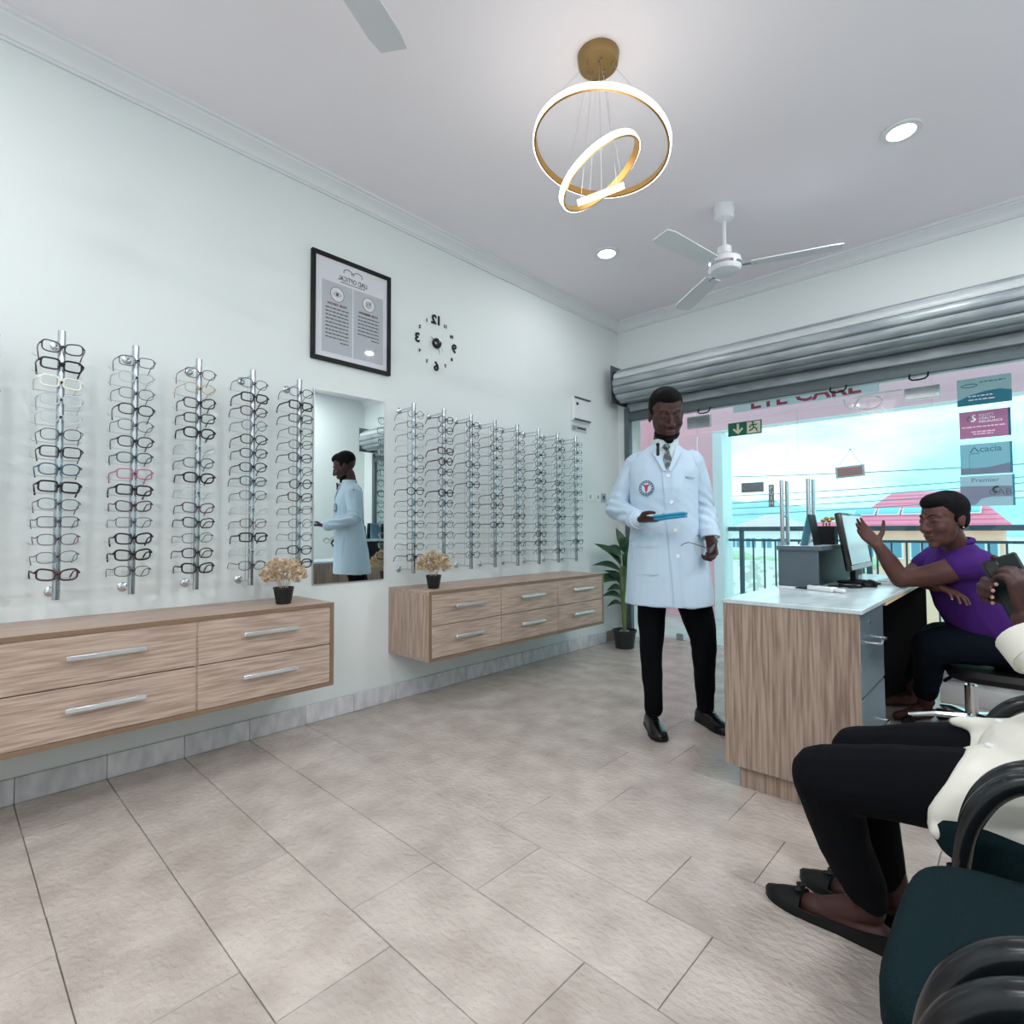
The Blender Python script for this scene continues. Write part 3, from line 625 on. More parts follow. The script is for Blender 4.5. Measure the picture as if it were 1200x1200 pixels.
for yc, kind in ((1.555, 'eye'), (1.760, 'target')):
    MB().lathe([(.042, 0), (.042, .0004)], 28, (xs - .0008, yc, 2.40), Matrix.Rotation(R(90), 3, 'Y')).build('icon_disc', 'paper', fr)
    ic = MB().tube([(xs, yc + .042 * math.cos(2 * math.pi * i / 28), 2.40 + .042 * math.sin(2 * math.pi * i / 28)) for i in range(28)], .0013, 5, True)
    if kind == 'eye':
        ic.tube([(xs, yc - .024 + .048 * i / 10, 2.40 + .013 * math.sin(math.pi * i / 10)) for i in range(11)], .0012, 5); ic.tube([(xs, yc - .024 + .048 * i / 10, 2.40 - .013 * math.sin(math.pi * i / 10)) for i in range(11)], .0012, 5)
        ic.ell((xs, yc, 2.40), (.0006, .009, .009))
    else:
        for rr in (.018, .009): ic.tube([(xs, yc + rr * math.cos(2 * math.pi * i / 20), 2.40 + rr * math.sin(2 * math.pi * i / 20)) for i in range(20)], .0014, 5, True)
        ic.tube([(xs, yc, 2.40), (xs, yc + .022, 2.422)], .0014, 5)
    ic.build('icon', 'ink', fr)
    text_mb('OUR VISION' if kind == 'eye' else 'OUR MISSION', .018, (xs, yc, 2.338), MX, MZ, .0003, width=.12 if kind == 'eye' else .13, bold=.0008).build('lettering', 'inkred', fr)
    n_ = 10 if kind == 'eye' else 7
    for i in range(n_):
        z = 2.310 - i * .0212; m_ = MB(); e = yc + .072; yv = yc - (.072 if i < n_ - 1 else -.02)
        while yv < e: ww = random.uniform(.010, .026); m_.bb((xs - .0004, yv, z), (xs + .0002, min(yv + ww, e), z + .006)); yv += ww + .005
        m_.build('text_line', 'ink', fr)
MB().bb((.0128, y0 + w + .001, z0 + w + .001), (.0143, y1 - w - .001, z1 - w - .001)).build('glazing', 'pictureglass', fr, smooth=0)

ck = thing('wall_clock', 'frameless wall clock with separate black numerals around a round hub', 'clock', (0, 2.285, 2.30))
for hnum in range(1, 13):
    a = R(30 * hnum); big = hnum % 3 == 0; rr = .158
    text_mb(str(hnum), .085 if big else .032, (.004, 2.285 - rr * math.sin(a), 2.30 + rr * math.cos(a)), MX, MZ, .003, bold=.0025 if big else 0).build('numeral', 'black', ck)
MB().lathe([(.034, 0), (.036, .01), (.03, .022), (.004, .026)], 28, (.001, 2.285, 2.30), Matrix.Rotation(R(90), 3, 'Y')).build('hub', 'blackgloss', ck)
for dy, dz, ww in ((-.058, .028, .0028), (.015, -.078, .0018), (.05, -.045, .001)):
    MB().tube([(.02, 2.285, 2.30), (.02, 2.285 + dy, 2.30 + dz)], [ww, ww * .6], 6).build('hand', 'black', ck)
bx = thing('distribution_board', 'white electrical distribution board high on the wall', 'electrical box', (0, 3.905, 2.0))
MB().bb((0, 3.785, 2.0), (.035, 4.025, 2.208), .004).build('housing', 'whiteplastic', bx)
for z in (2.0, 2.192): MB().bb((.0352, 3.785, z), (.042, 4.025, z + .016), .002).build('edge_bar', 'rail', bx)
MB().bb((.0352, 3.815, 2.135), (.0375, 3.845, 2.16), .001).build('latch', 'black', bx)
lb_ = thing('board_label', 'small grey warning label below the electrical distribution board', 'label', (0, 3.9, 1.91))
MB().bb((0, 3.785, 1.908), (.002, 4.01, 1.962)).build('sheet', 'printgrey', lb_)
MB().tube([(.0028, 3.825 + .015 * math.cos(2 * math.pi * i / 16), 1.938 + .015 * math.sin(2 * math.pi * i / 16)) for i in range(16)], .003, 5, True).build('symbol', 'ink', lb_)
MB().bb((.0021, 3.865, 1.936), (.003, 4.0, 1.952)).build('text_line', 'ink', lb_)
for (a_, b_), mt, nm, lb1 in (((4.0, 4.105), 'whiteplastic', 'light_switch', 'white wall switch plate nearest the eyewear poles'), ((4.13, 4.215), 'whiteplastic', 'light_switch', 'white wall switch plate next to the grey socket plate'), ((4.23, 4.305), 'greyplastic', 'socket_plate', 'grey wall socket plate beside the white switches')):
    o = thing(nm, lb1, 'switch', (0, (a_ + b_) / 2, 1.3)); MB().bb((0, a_, 1.3), (.009, b_, 1.38), .002).build('plate', mt, o)
    m_ = MB().bb((.0091, (a_ + b_) / 2 - .014, 1.325), (.0125, (a_ + b_) / 2 + .014, 1.358), .001).build('rocker', 'greyplastic' if mt == 'whiteplastic' else 'rail', o)

# ================================================================== EYEWEAR POLES AND EYEGLASSES
PX = .155
POLES = [(.076, 'sixth pole before the mirror'), (.319, 'fifth pole before the mirror'), (.56, 'fourth pole before the mirror'), (.80, 'third pole before the mirror'), (1.036, 'second pole before the mirror'), (1.268, 'pole next to the mirror, poster side'),
         (1.988, 'first pole beyond the mirror'), (2.225, 'second pole beyond the mirror'), (2.46, 'third pole beyond the mirror'), (2.687, 'fourth pole beyond the mirror'), (2.921, 'fifth pole beyond the mirror'), (3.162, 'sixth pole beyond the mirror'), (3.397, 'seventh pole beyond the mirror'), (3.636, 'last pole beyond the mirror')]
PZ = [1.748 - .0669 * i for i in range(14)]
pol_m = MB().cyl((PX, 0, .7825), (PX, 0, 1.82), .0125, 16).mesh('pole', 'polemetal')
ros_m = MB().lathe([(.02, 0), (.02, .006), (.016, .010), (.007, .012)], 20, (0, 0, 0), Matrix.Rotation(R(90), 3, 'Y')).mesh('rosette', 'chrome')
arm_m = MB().cyl((.01, 0, 0), (PX - .01, 0, 0), .0055, 10).mesh('bracket_arm', 'chrome')
rod_m = MB().cyl((.092, 0, .8), (.092, 0, 1.79), .0018, 6).mesh('locking_rod', 'steel')
bar_m = MB().tube([(.062, -.078, .008), (.066, -.07, 0), (.07, 0, -.004), (.066, .07, 0), (.062, .078, .008)], .0013, 5).mesh('rest_bar', 'steel')
peg_m = MB().cyl((PX + .008, 0, 0), (PX + .03, 0, .004), .0028, 8).mesh('nose_peg', 'black')
for (y, lbp) in POLES:
    o = thing('eyewear_pole', 'chrome eyewear display pole on wall brackets, ' + lbp, 'display pole', (0, y, 0), 0, 'chrome eyewear display poles')
    link('pole', pol_m, o); link('locking_rod', rod_m, o)
    for z in (.803, 1.797): link('rosette', ros_m, o, (0, 0, z)); link('bracket_arm', arm_m, o, (0, 0, z))
    for z in PZ: link('rest_bar', bar_m, o, (0, 0, z - .018)); link('nose_peg', peg_m, o, (0, 0, z - .002))
COLR = {'black': (14, 15, 18), 'tortoise': (52, 44, 42), 'white': (238, 240, 232), 'clear': (196, 208, 212), 'grey': (92, 100, 108), 'dark grey': (52, 58, 64), 'blue': (58, 92, 116), 'burgundy': (70, 34, 46), 'pink': (176, 104, 132), 'teal': (52, 88, 92), 'gold': (190, 164, 130), 'plum': (88, 56, 78), 'silver': (150, 158, 164), 'navy': (30, 40, 66)}
for k_, v_ in COLR.items(): pm('frame_' + k_, rgb(*v_), .3)
SHAPE = {'rectangular': (.0268, .0195, 4.0, 0), 'round': (.0242, .0228, 2.0, 0), 'oval': (.0265, .0208, 2.6, .03), 'cat-eye': (.0272, .0205, 3.0, .16)}
GC = {}
def rimpath(sh, cy, sgn, n=22):
    a, b, e, cat = SHAPE[sh]; P = []
    for i in range(n):
        t = 2 * math.pi * i / n; c_, s_ = math.cos(t), math.sin(t)
        yv = a * math.copysign(abs(c_) ** (2 / e), c_); zv = b * math.copysign(abs(s_) ** (2 / e), s_)
        zv += cat * yv * sgn * (1 if zv > 0 else .3); P.append(V((-.006 * ((cy + yv) / .065) ** 2, cy + yv, zv)))
    return P
def gmesh(sh, thick, colr):
    k = (sh, thick, colr)
    if k in GC: return GC[k]
    r = {'thick': .0036, 'medium': .0026, 'thin': .0017}[thick]; mt = 'frame_' + colr; fm = MB(); lens = []
    for s in (-1, 1):
        P = rimpath(sh, s * .0335, s); fm.tube(P, r, 5, True); lm = MB(); c0 = sum(P, V()) / len(P) + V((.0012, 0, 0)); lm.add([c0] + P, [(0, i + 1, (i + 1) % len(P) + 1) for i in range(len(P))]); lens.append(lm.mesh('lens', 'lens'))
        ztop = .006; fm.tube([P[2] if s > 0 else P[9], V((-.007, s * .067, ztop))], r * 1.15, 5)
    fm.tube([V((0, -.010, .004)), V((.002, 0, .007)), V((0, .010, .004))], r, 5)
    fmesh = fm.mesh('frame_front', mt); tm = []
    for s in (-1, 1):
        q = max(r, .0019); tm.append(MB().tube([(-.007, s * .067, .006), (-.04, s * .070, .004), (-.085, s * .070, 0), (-.105, s * .068, -.006), (-.122, s * .065, -.022), (-.130, s * .062, -.038)], [q, q * 1.1, q, q * .95, q * 1.1, q * 1.15], 5, flat=.8).mesh('temple', mt))
    GC[k] = (fmesh, tm, lens); return GC[k]
def glasses(label, group, loc, rot, sh, thick, colr):
    o = thing('eyeglasses', label, 'eyeglasses', loc, 0, group); o.rotation_euler = rot
    fmesh, tm, lens = gmesh(sh, thick, colr)
    link('frame_front', fmesh, o)
    for m_ in tm: link('temple', m_, o)
    for m_ in lens: link('lens', m_, o)
    return o
ORD = ['topmost', 'second from top', 'third from top', 'fourth from top', 'fifth from top', 'sixth from top', 'seventh from top', 'seventh from bottom', 'sixth from bottom', 'fifth from bottom', 'fourth from bottom', 'third from bottom', 'second from bottom', 'lowest']
SPEC = {1: 'tortoise cat-eye medium,black rectangular thick,white rectangular thick,clear rectangular medium,clear oval thin,dark_grey oval thin,black rectangular medium,blue oval medium,black rectangular thick,dark_grey oval thin,dark_grey rectangular thin,plum oval thin,grey oval thin,burgundy cat-eye thick',
        2: 'black rectangular thin,clear oval medium,grey oval thin,black oval medium,grey oval thin,black oval medium,teal oval medium,pink rectangular medium,black rectangular thick,burgundy cat-eye medium,grey rectangular thin,black cat-eye thick,black cat-eye thick,dark_grey oval thin',
        3: 'burgundy oval thin,gold oval thin,black cat-eye medium,black rectangular medium,black oval thick,clear oval medium,grey oval medium,black oval thick,clear oval thin,plum cat-eye medium,black cat-eye medium,grey oval thin,black oval medium,black cat-eye thick',
        4: 'dark_grey oval thin,black rectangular thick,burgundy oval medium,grey round thin,black oval medium,dark_grey oval medium,black oval medium,teal oval medium,dark_grey oval thin,clear oval thin,plum oval thin,black rectangular thick,clear oval thin,navy oval thin',
        5: 'black oval thin,black rectangular thick,dark_grey rectangular medium,dark_grey rectangular thin,black oval thin,dark_grey oval medium,dark_grey oval thin,black round medium,burgundy cat-eye medium,dark_grey oval thin,grey round thin,grey oval thin,black oval medium,black oval thick',
        6: 'grey round thin,dark_grey rectangular thin,grey oval thin,clear round thin,dark_grey round thin,burgundy cat-eye thin,dark_grey round thin,black oval medium,black round thin,black round thin,dark_grey oval thin,dark_grey oval thin,black oval thin,black rectangular medium',
        7: 'black oval medium,dark_grey oval medium,black rectangular thin,burgundy rectangular thick,burgundy round thick,black oval medium,dark_grey round thin,black oval thick,dark_grey round medium,grey round thin,dark_grey oval thin,dark_grey oval thin,silver round thin,silver oval thin'}
SHW = ['oval', 'oval', 'rectangular', 'round']
for pi, (y, lbp) in enumerate(POLES):
    rows = [s.replace('dark_grey', 'dark-grey').split(' ') for s in SPEC[pi].split(',')] if pi in SPEC else None
    for i, z in enumerate(PZ):
        if rows: colr, shp, thk = rows[i]; colr = colr.replace('dark-grey', 'dark grey')
        elif pi == 0: colr, shp, thk = random.choice(['black', 'burgundy', 'dark grey']), random.choice(SHW), random.choice(['medium', 'thick'])
        else:
            colr = random.choice(['black', 'black', 'dark grey', 'dark grey', 'grey', 'black' if i < 7 else 'silver']); shp = random.choice(SHW); thk = 'medium' if colr == 'black' and random.random() < .6 else 'thin'
        glasses('%s %s eyeglasses, %s on %s' % (colr, shp, ORD[i], lbp.replace(', poster side', '')), 'eyeglasses on the display poles', (PX + .024, y + random.uniform(-.002, .002), z), (R(random.uniform(-2.5, 2.5)), R(random.uniform(2, 9)), R(random.uniform(-3, 3))), shp, thk, colr)

# ================================================================== PLANTS
def drypot(x, y, label):
    o = thing('dried_flower_pot', label, 'potted plant', (x, y, .694), 0, 'dried flower pots on the cabinets')
    MB().lathe([(.030, 0), (.034, .004), (.045, .07), (.047, .072), (.047, .08), (.041, .08), (.039, .065)], 24).build('pot', 'pot', o, world=False)
    MB().lathe([(.002, .06), (.039, .062), (.039, .066), (.002, .068)], 16).build('soil', 'edge', o, world=False)
    b = MB(); rnd = random.Random(int(y * 100))
    for i in range(260):
        a = rnd.uniform(0, 2 * math.pi); cz = rnd.uniform(-.35, 1); s_ = math.sqrt(1 - cz * cz) if cz > -1 else 0; rr = rnd.uniform(.7, 1.0)
        p = V((.092 * rr * s_ * math.cos(a), .092 * rr * s_ * math.sin(a), .135 + .075 * rr * cz))
        d = (p - V((0, 0, .1))).normalized()
        for k in range(5):
            e = (d + V((rnd.uniform(-.7, .7), rnd.uniform(-.7, .7), rnd.uniform(-.5, .7)))).normalized(); L_ = rnd.uniform(.016, .028); s = e.cross(V((rnd.uniform(-1, 1), rnd.uniform(-1, 1), .3))).normalized() * .0062
            b.add([p, p + e * L_ * .6 + s, p + e * L_, p + e * L_ * .6 - s], [(0, 1, 2, 3)])
    f = b.build('flower_heads', 'dry', o, world=False, smooth=0); f['kind'] = 'stuff'
    st = MB()
    for i in range(14):
        a = 2 * math.pi * i / 14; st.tube([(.01 * math.cos(a), .01 * math.sin(a), .064), (.05 * math.cos(a), .05 * math.sin(a), .13 + .02 * (i % 3))], .0012, 5)
    st = st.build('stems', 'dry', o, world=False); st['kind'] = 'stuff'
drypot(.27, 1.145, 'dried beige flowers in black pot on the long cabinet before the mirror')
drypot(.265, 2.055, 'dried beige flowers in black pot on the six drawer cabinet')
pl = thing('potted_plant', 'tall leafy green plant in black pot standing in the corner', 'potted plant', (.262, 4.19, 0))
MB().lathe([(.075, 0), (.08, .004), (.10, .14), (.108, .142), (.108, .16), (.098, .16), (.094, .13)], 28).build('pot', 'pot', pl, world=False)
MB().lathe([(.002, .12), (.094, .122), (.094, .13), (.002, .136)], 20).build('soil', 'edge', pl, world=False)
rnd = random.Random(3)
for i in range(22):
    a = rnd.uniform(0, 2 * math.pi); q = rnd.uniform(.01, .085); MB().ell((q * math.cos(a), q * math.sin(a), .137), (rnd.uniform(.012, .018), rnd.uniform(.01, .015), .011), None, 8, 6).build('pebble', 'pebble', pl, world=False)
def leaf(base, tip, wid, droop, nrm):
    base = V(base); tip = V(tip); d = tip - base; L_ = d.length; d.normalize(); s = d.cross(V(nrm)).normalized(); n = s.cross(d); m = MB(); vs = []; fs = []; N = 8
    for i in range(N + 1):
        t = i / N; w_ = wid * math.sin(math.pi * min(1, .06 + .94 * t) ** .8) * (1 if i < N else .02); c_ = base + d * L_ * t + n * (droop * math.sin(math.pi * t) - droop * .6 * t * t)
        vs += [c_ - s * w_ + n * w_ * .35, c_, c_ + s * w_ + n * w_ * .35]
    for i in range(N):
        a_ = 3 * i; fs += [(a_, a_ + 1, a_ + 4, a_ + 3), (a_ + 1, a_ + 2, a_ + 5, a_ + 4)]
    k = len(vs); vs2 = [v - n * .0012 for v in vs]; m.add(vs, fs); m.add(vs2, [tuple(reversed(f)) for f in fs]); return m
UX = V((.728, .686, 0))   # rightward as one faces the corner
LV = [(.86, -.15, .88, .075), (.80, -.20, .93, .06), (.74, -.22, .74, .05), (.66, -.24, .56, .07), (.62, -.13, .69, .05), (.56, -.12, .52, .05), (.50, -.16, .46, .045), (.44, -.12, .38, .035), (.90, .03, 1.0, .05), (.82, .14, .86, .06), (.70, .20, .74, .07), (.60, .17, .60, .06), (.52, .2, .5, .05), (.78, .08, .9, .05), (.66, .05, .78, .05), (.46, .15, .42, .045), (.95, -.05, 1.06, .04)]
for i, (zb, dx, zt, wd) in enumerate(LV):
    dep = V((.4, -.6, 0)) * (.06 if i % 2 else -.03); tx = UX * (dx * .16) + dep * .3 + V((0, 0, zb - .06)); tip = UX * dx * 1.25 + dep + V((0, 0, zt))
    MB().tube([(.012 * math.cos(i), .012 * math.sin(i), .13), UX * dx * .08 + V((0, 0, .35)), tx], [.007, .006, .0035], 6).build('stem', 'stem', pl, world=False)
    leaf(tx, tip, wd * .9, .03, (0.2, -.5, .8)).build('leaf', 'leaf', pl, world=False)

# ================================================================== RECEPTION DESK
dk = thing('reception_desk', 'oak reception desk with pale top and grey metal drawers', 'desk', (2.2, 3.1, 0))
x0, x1, yA, yB = 1.94, 2.42, 2.232, 4.05
MB().bb((x0, yA, .088), (x1, yA + .02, .738), .001).build('end_panel', 'wood_desk', dk)
MB().bb((x0 + .045, yA + .03, 0), (x1 - .03, yA + .05, .088)).build('plinth', 'wood_desk', dk)
MB().bb((x0 + .045, yA + .05, 0), (x0 + .06, yB, .088)).build('plinth', 'wood_desk', dk)
MB().bb((x0, yA + .02, .088), (x0 + .02, yB, .738), .001).build('front_panel', 'wood_desk', dk)
MB().bb((x0 + .02, yB - .02, .0), (x1, yB, .738), .001).build('end_panel', 'black', dk)
MB().bb((x0 - .004, yA - .004, .738), (x1 + .012, yB, .755), .002).build('top', 'desktop', dk)
MB().bb((x1 - .06, 2.70, .722), (x1 + .008, yB - .02, .7375)).build('edge_strip', 'ply', dk)
MB().bb((x0 + .02, yA + .02, .088), (x1 - .022, 2.695, .737)).build('pedestal', 'greymetal', dk)
for za, zb in ((.435, .728), (.095, .427)):
    d = MB().bb((x1 - .021, yA + .022, za), (x1 - .002, 2.693, zb), .002).build('drawer', 'greymetal', dk)
    yc, zc = 2.46, za + .62 * (zb - za)
    MB().tube([(x1 - .002, yc - .075, zc), (x1 + .03, yc - .075, zc), (x1 + .034, yc - .07, zc), (x1 + .034, yc + .07, zc), (x1 + .03, yc + .075, zc), (x1 - .002, yc + .075, zc)], .0055, 8).build('handle', 'chrome', d)
    if za > .4: MB().cyl((x1 - .002, 2.42, .69), (x1 + .001, 2.42, .69), .009, 12).build('lock', 'chrome', d)
ri = MB().bb((1.945, 2.905, .9351), (2.14, 4.04, .957), .002).build('riser_top', 'desktop', dk)
MB().bb((1.944, 2.902, .9352), (2.141, 2.9048, .9568)).build('riser_edge', 'darkgrey', dk); MB().bb((2.1402, 2.905, .9352), (2.1425, 4.04, .9568)).build('riser_edge', 'greymetal', dk); MB().bb((2.09, 2.926, .7552), (2.1, 4.04, .9345)).build('riser_shade_panel', 'black', dk)  # black panel stands in for the shade inside the open riser
MB().bb((1.948, 2.91, .7552), (2.128, 2.925, .935), .002).build('riser_end', 'darkgrey', dk)
MB().bb((1.948, 2.925, .7552), (1.965, 4.04, .935)).build('riser_back', 'black', dk)
# things on the desk
b = thing('power_strip', 'white power strip lying on the desk beside the riser', 'power strip', (2.17, 2.80, .755))
rt = Matrix.Rotation(R(-27), 3, 'Z')
MB().box((2.17, 2.80, .7665), (.13, .045, .022), .004, rt).build('body', 'whiteplastic', b)
for i in range(3): q = V((2.17, 2.80, .7779)) + rt @ V((-.0 + .02 * i, 0, 0)); MB().box(q, (.01, .02, .0015), 0, rt).build('socket', 'darkgrey', b)
q = V((2.17, 2.80, .7785)) + rt @ V((-.038, 0, 0)); MB().box(q, (.03, .018, .003), .001, rt).build('rocker_switch', 'black', b)
MB().box(V((2.17, 2.80, .767)) + rt @ V((.09, .0, 0)), (.045, .02, .014), .003, rt).build('plug', 'whiteplastic', b)
o = tag(MB().box((2.09, 2.86, .7585), (.085, .05, .006), .001, Matrix.Rotation(R(-10), 3, 'Z')).build('card_holder', 'blackgloss'), 'small black flat card holder next to the power strip', 'card holder')
o = tag(MB().box((1.995, 2.872, .757), (.085, .035, .004), .0005, Matrix.Rotation(R(-8), 3, 'Z')).build('paper_slip', 'paper'), 'narrow white paper slip at the foot of the riser', 'paper')
o = thing('computer_mouse', 'black computer mouse at the desk edge', 'mouse', (2.29, 3.16, .7555), R(80))
mm = MB(); mm.ell((0, 0, .006), (.055, .032, .03)); mm.v = [V((p.x, p.y, max(p.z, 0))) for p in mm.v]; mm.build('shell', 'black', o, world=False)
MB().tube([(-.028, 0, .03), (-.018, 0, .034)], .004, 8).build('scroll_wheel', 'greyplastic', o, world=False)
o = thing('keyboard', 'slim pale keyboard in front of the monitor', 'keyboard', (2.33, 3.50, .755))
MB().bb((2.298, 3.32, .7552), (2.415, 3.70, .768), .003).build('body', 'whiteplastic', o)
kk = MB().box((0, 0, 0), (.021, .019, .005), .001).mesh('key', 'greyplastic')
for i in range(5):
    for j in range(16): link('key', kk, o, (2.3085 + .0240 * i - 2.33, 3.337 + .0228 * j - 3.50, .0155))
mo = thing('computer_monitor', 'black computer monitor facing the seated receptionist', 'monitor', (2.19, 3.34, .755))
tl = Matrix.Rotation(R(-9), 3, 'Y'); mc = V((2.195, 3.335, .975))
MB().box(mc, (.03, .475, .295), .006, tl).build('casing', 'blackgloss', mo)
MB().box(mc + tl @ V((.0155, 0, .008)), (.003, .445, .25), 0, tl).build('screen', 'screen', mo)
MB().box(mc + tl @ V((.0158, 0, -.132)), (.004, .47, .022), .001, tl).build('lower_bezel', 'greyplastic', mo)
MB().bb((2.180, 3.30, .77), (2.205, 3.37, .9), .004).build('neck', 'black', mo)
MB().lathe([(.10, 0), (.10, .008), (.04, .016), (.03, .018)], 24, (2.215, 3.335, .7552)).build('base', 'black', mo)
o = thing('tent_card', 'dark folded tent card standing on the riser', 'card', (2.05, 3.10, .957))
for s in (-1, 1): MB().prism([V((2.05 + s * .03, 3.03, .9572)), V((2.05 + s * .033, 3.03, .9572)), V((2.05 + s * .003, 3.05, 1.115)), V((2.05, 3.05, 1.115))], (0, .13, 0)).build('panel', 'black' if s > 0 else 'poster_blue', o)
o = thing('pen_cup', 'square black pen cup with gold ornaments on the riser', 'cup', (2.075, 3.33, .957))
b = MB()
for A, B in (((-.04, -.04), (.04, -.036)), ((-.04, .036), (.04, .04)), ((-.04, -.036), (-.036, .036)), ((.036, -.036), (.04, .036))): b.bb((2.075 + A[0], 3.33 + A[1], .9573), (2.075 + B[0], 3.33 + B[1], 1.055))
b.bb((2.037, 3.292, .9573), (2.113, 3.368, .962)); b.build('body', 'black', o)
for i in range(3): MB().tube([(2.06 + .012 * i, 3.33, .965), (2.055 + .015 * i, 3.325, 1.075)], .004, 6).build('pen', 'gold', o)
for i in range(4): MB().ell((2.055 + .014 * i, 3.325 + .01 * (i % 2), 1.085 + .012 * (i % 2)), (.013, .013, .009)).build('ornament', 'gold', o)
o = tag(MB().tube([(2.15, 2.99, .762), (2.20, 3.04, .762), (2.25, 3.08, .762), (2.28, 3.05, .762), (2.24, 3.0, .762), (2.19, 3.02, .770)], .006, 8).build('cable_bundle', 'black'), 'tangled black cables on the desk under the monitor', 'cable')
# white storage boxes by the glass behind the chair
for i, (z, hh, lb1) in enumerate(((0, .17, 'white storage box on the floor by the glass'), (.172, .15, 'white storage box stacked on another box by the glass'))):
    o = thing('storage_box', lb1, 'box', (2.72, 4.32, z)); MB().bb((2.46, 4.16, z), (3.02, 4.46, z + hh - .03), .006).build('body', 'whiteplastic', o); MB().bb((2.45, 4.15, z + hh - .0295), (3.03, 4.47, z + hh), .005).build('lid', 'greyplastic', o)

# ================================================================== WAITING CHAIRS
def ering(c, rx, ry, ex, ey, k=28, pw=2.0):
    out = []
    for i in range(k):
        a = 2 * math.pi * i / k; c_, s_ = math.cos(a), math.sin(a)
        out.append(V(c) + V(ex) * rx * math.copysign(abs(c_) ** (2 / pw), c_) + V(ey) * ry * math.copysign(abs(s_) ** (2 / pw), s_))
    return out
def crv(P, k):
    P = [V(p) for p in P]; out = []
    for i in range(len(P) - 1):
        a, b, c, d = P[max(i - 1, 0)], P[i], P[i + 1], P[min(i + 2, len(P) - 1)]
        for j in range(k):
            t = j / k; out.append(.5 * ((2 * b) + (c - a) * t + (2 * a - 5 * b + 4 * c - d) * t * t + (3 * b - a - 3 * c + d) * t ** 3))
    return out + [P[-1]]
def waiting_chair(yc, label):
    o = thing('waiting_chair', label, 'chair', (2.95, yc, 0), 0, 'black waiting chairs in a row')
    s = MB(); P = []
    s.loft([ering((2.924, yc, z), .238 * k_, .237 * k_, (1, 0, 0), (0, 1, 0), 44, 4.6) for z, k_ in ((.374, .90), (.379, .97), (.395, 1.0), (.43, 1.0), (.444, .975), (.4505, .93), (.453, .85), (.449, .4))]); s.build('seat', 'chairfab', o, smooth=R(60))
    b = MB(); rg = lambda z, hw, x: [V((x + dx, yy, z)) for yy, dx in ((-hw, .02), (-hw * .5, -.004), (0, -.012), (hw * .5, -.004), (hw, .02), (hw, .05), (0, .03), (-hw, .05))]
    b.loft([rg(.52, .17, 3.17), rg(.54, .2, 3.17), rg(.68, .225, 3.185), rg(.84, .21, 3.215), rg(.90, .17, 3.235)]); b.xf(Matrix.Translation(V((0, yc, 0)))); b.build('backrest', 'chairfab', o, smooth=R(50))
    for sgn in (-1, 1):
        yy = yc + sgn * .26
        path = crv([(2.735, yy, .385), (2.737, yy, .46), (2.752, yy, .53), (2.784, yy, .588), (2.83, yy, .622), (2.90, yy, .638), (3.0, yy, .64), (3.08, yy, .625), (3.13, yy, .58), (3.15, yy, .51), (3.15, yy, .42)], 5)
        path = [V((a.x + .016, a.y, a.z - (.016 if a.z > .45 else .0))) for a in path]
        MB().tube(path, [.012 + .0065 * min(1, min(i, len(path) - 1 - i) / 12) for i in range(len(path))], 14).build('armrest', 'chairframe', o)
        MB().tube([(2.735, yy, .395), (2.735, yy, .01)], .011, 10).build('leg', 'chairframe', o)
        MB().tube([(3.15, yy, .43), (3.20, yy, .01)], .011, 10).build('leg', 'chairframe', o)
    MB().tube([(2.80, yc - .26, .372), (2.80, yc + .26, .372)], .011, 8).build('crossbar', 'chairframe', o)
    MB().tube([(3.10, yc - .26, .372), (3.10, yc + .26, .372)], .011, 8).build('crossbar', 'chairframe', o)
    for sgn in (-.1, .1): MB().tube([(3.12, yc + sgn, .372), (3.19, yc + sgn, .42), (3.215, yc + sgn, .60)], .01, 8).build('back_support', 'chairframe', o)
    return o
waiting_chair(1.61, 'black waiting chair under the person in the white shirt')
waiting_chair(1.03, 'empty dark fabric waiting chair beside the person in white')
waiting_chair(.44, 'waiting chair at the end of the row before the empty one')

# ================================================================== PEOPLE: shared anatomy
def bas(fwd, up=(0, 0, 1)):
    y = -V(fwd).normalized(); x = y.cross(V(up)).normalized(); z = x.cross(y); return Matrix((x, y, z)).transposed()
def head(skin, C, fwd, up, sc):
    B = bas(fwd, up); C = V(C); T = lambda p: C + B @ (V(p) * sc); E = lambda p, r: skin.ell(T(p), [q * sc for q in r], B, 20, 12)
    E((0, .015, .035), (.074, .094, .084)); E((0, -.026, -.02), (.069, .066, .082)); E((0, -.032, -.068), (.056, .054, .046)); E((0, -.072, -.098), (.022, .02, .018))
    skin.cap(T((0, -.088, .015)), .009 * sc, T((0, -.108, -.022)), .0125 * sc)
    for s in (-1, 1):
        E((s * .0135, -.096, -.027), (.0115, .013, .009)); E((s * .037, -.060, -.024), (.025, .024, .026)); E((s * .043, -.026, -.064), (.013, .03, .02))
        skin.cap(T((s * .013, -.080, .031)), .009 * sc, T((s * .043, -.060, .031)), .010 * sc); E((s * .030, -.071, .012), (.0165, .0125, .0105))
        E((s * .074, .014, -.008), (.008, .018, .029)); E((s * .079, .022, .004), (.005, .013, .017))
    E((0, -.088, -.052), (.026, .012, .009)); E((0, -.085, -.066), (.022, .012, .009))
    return T, B
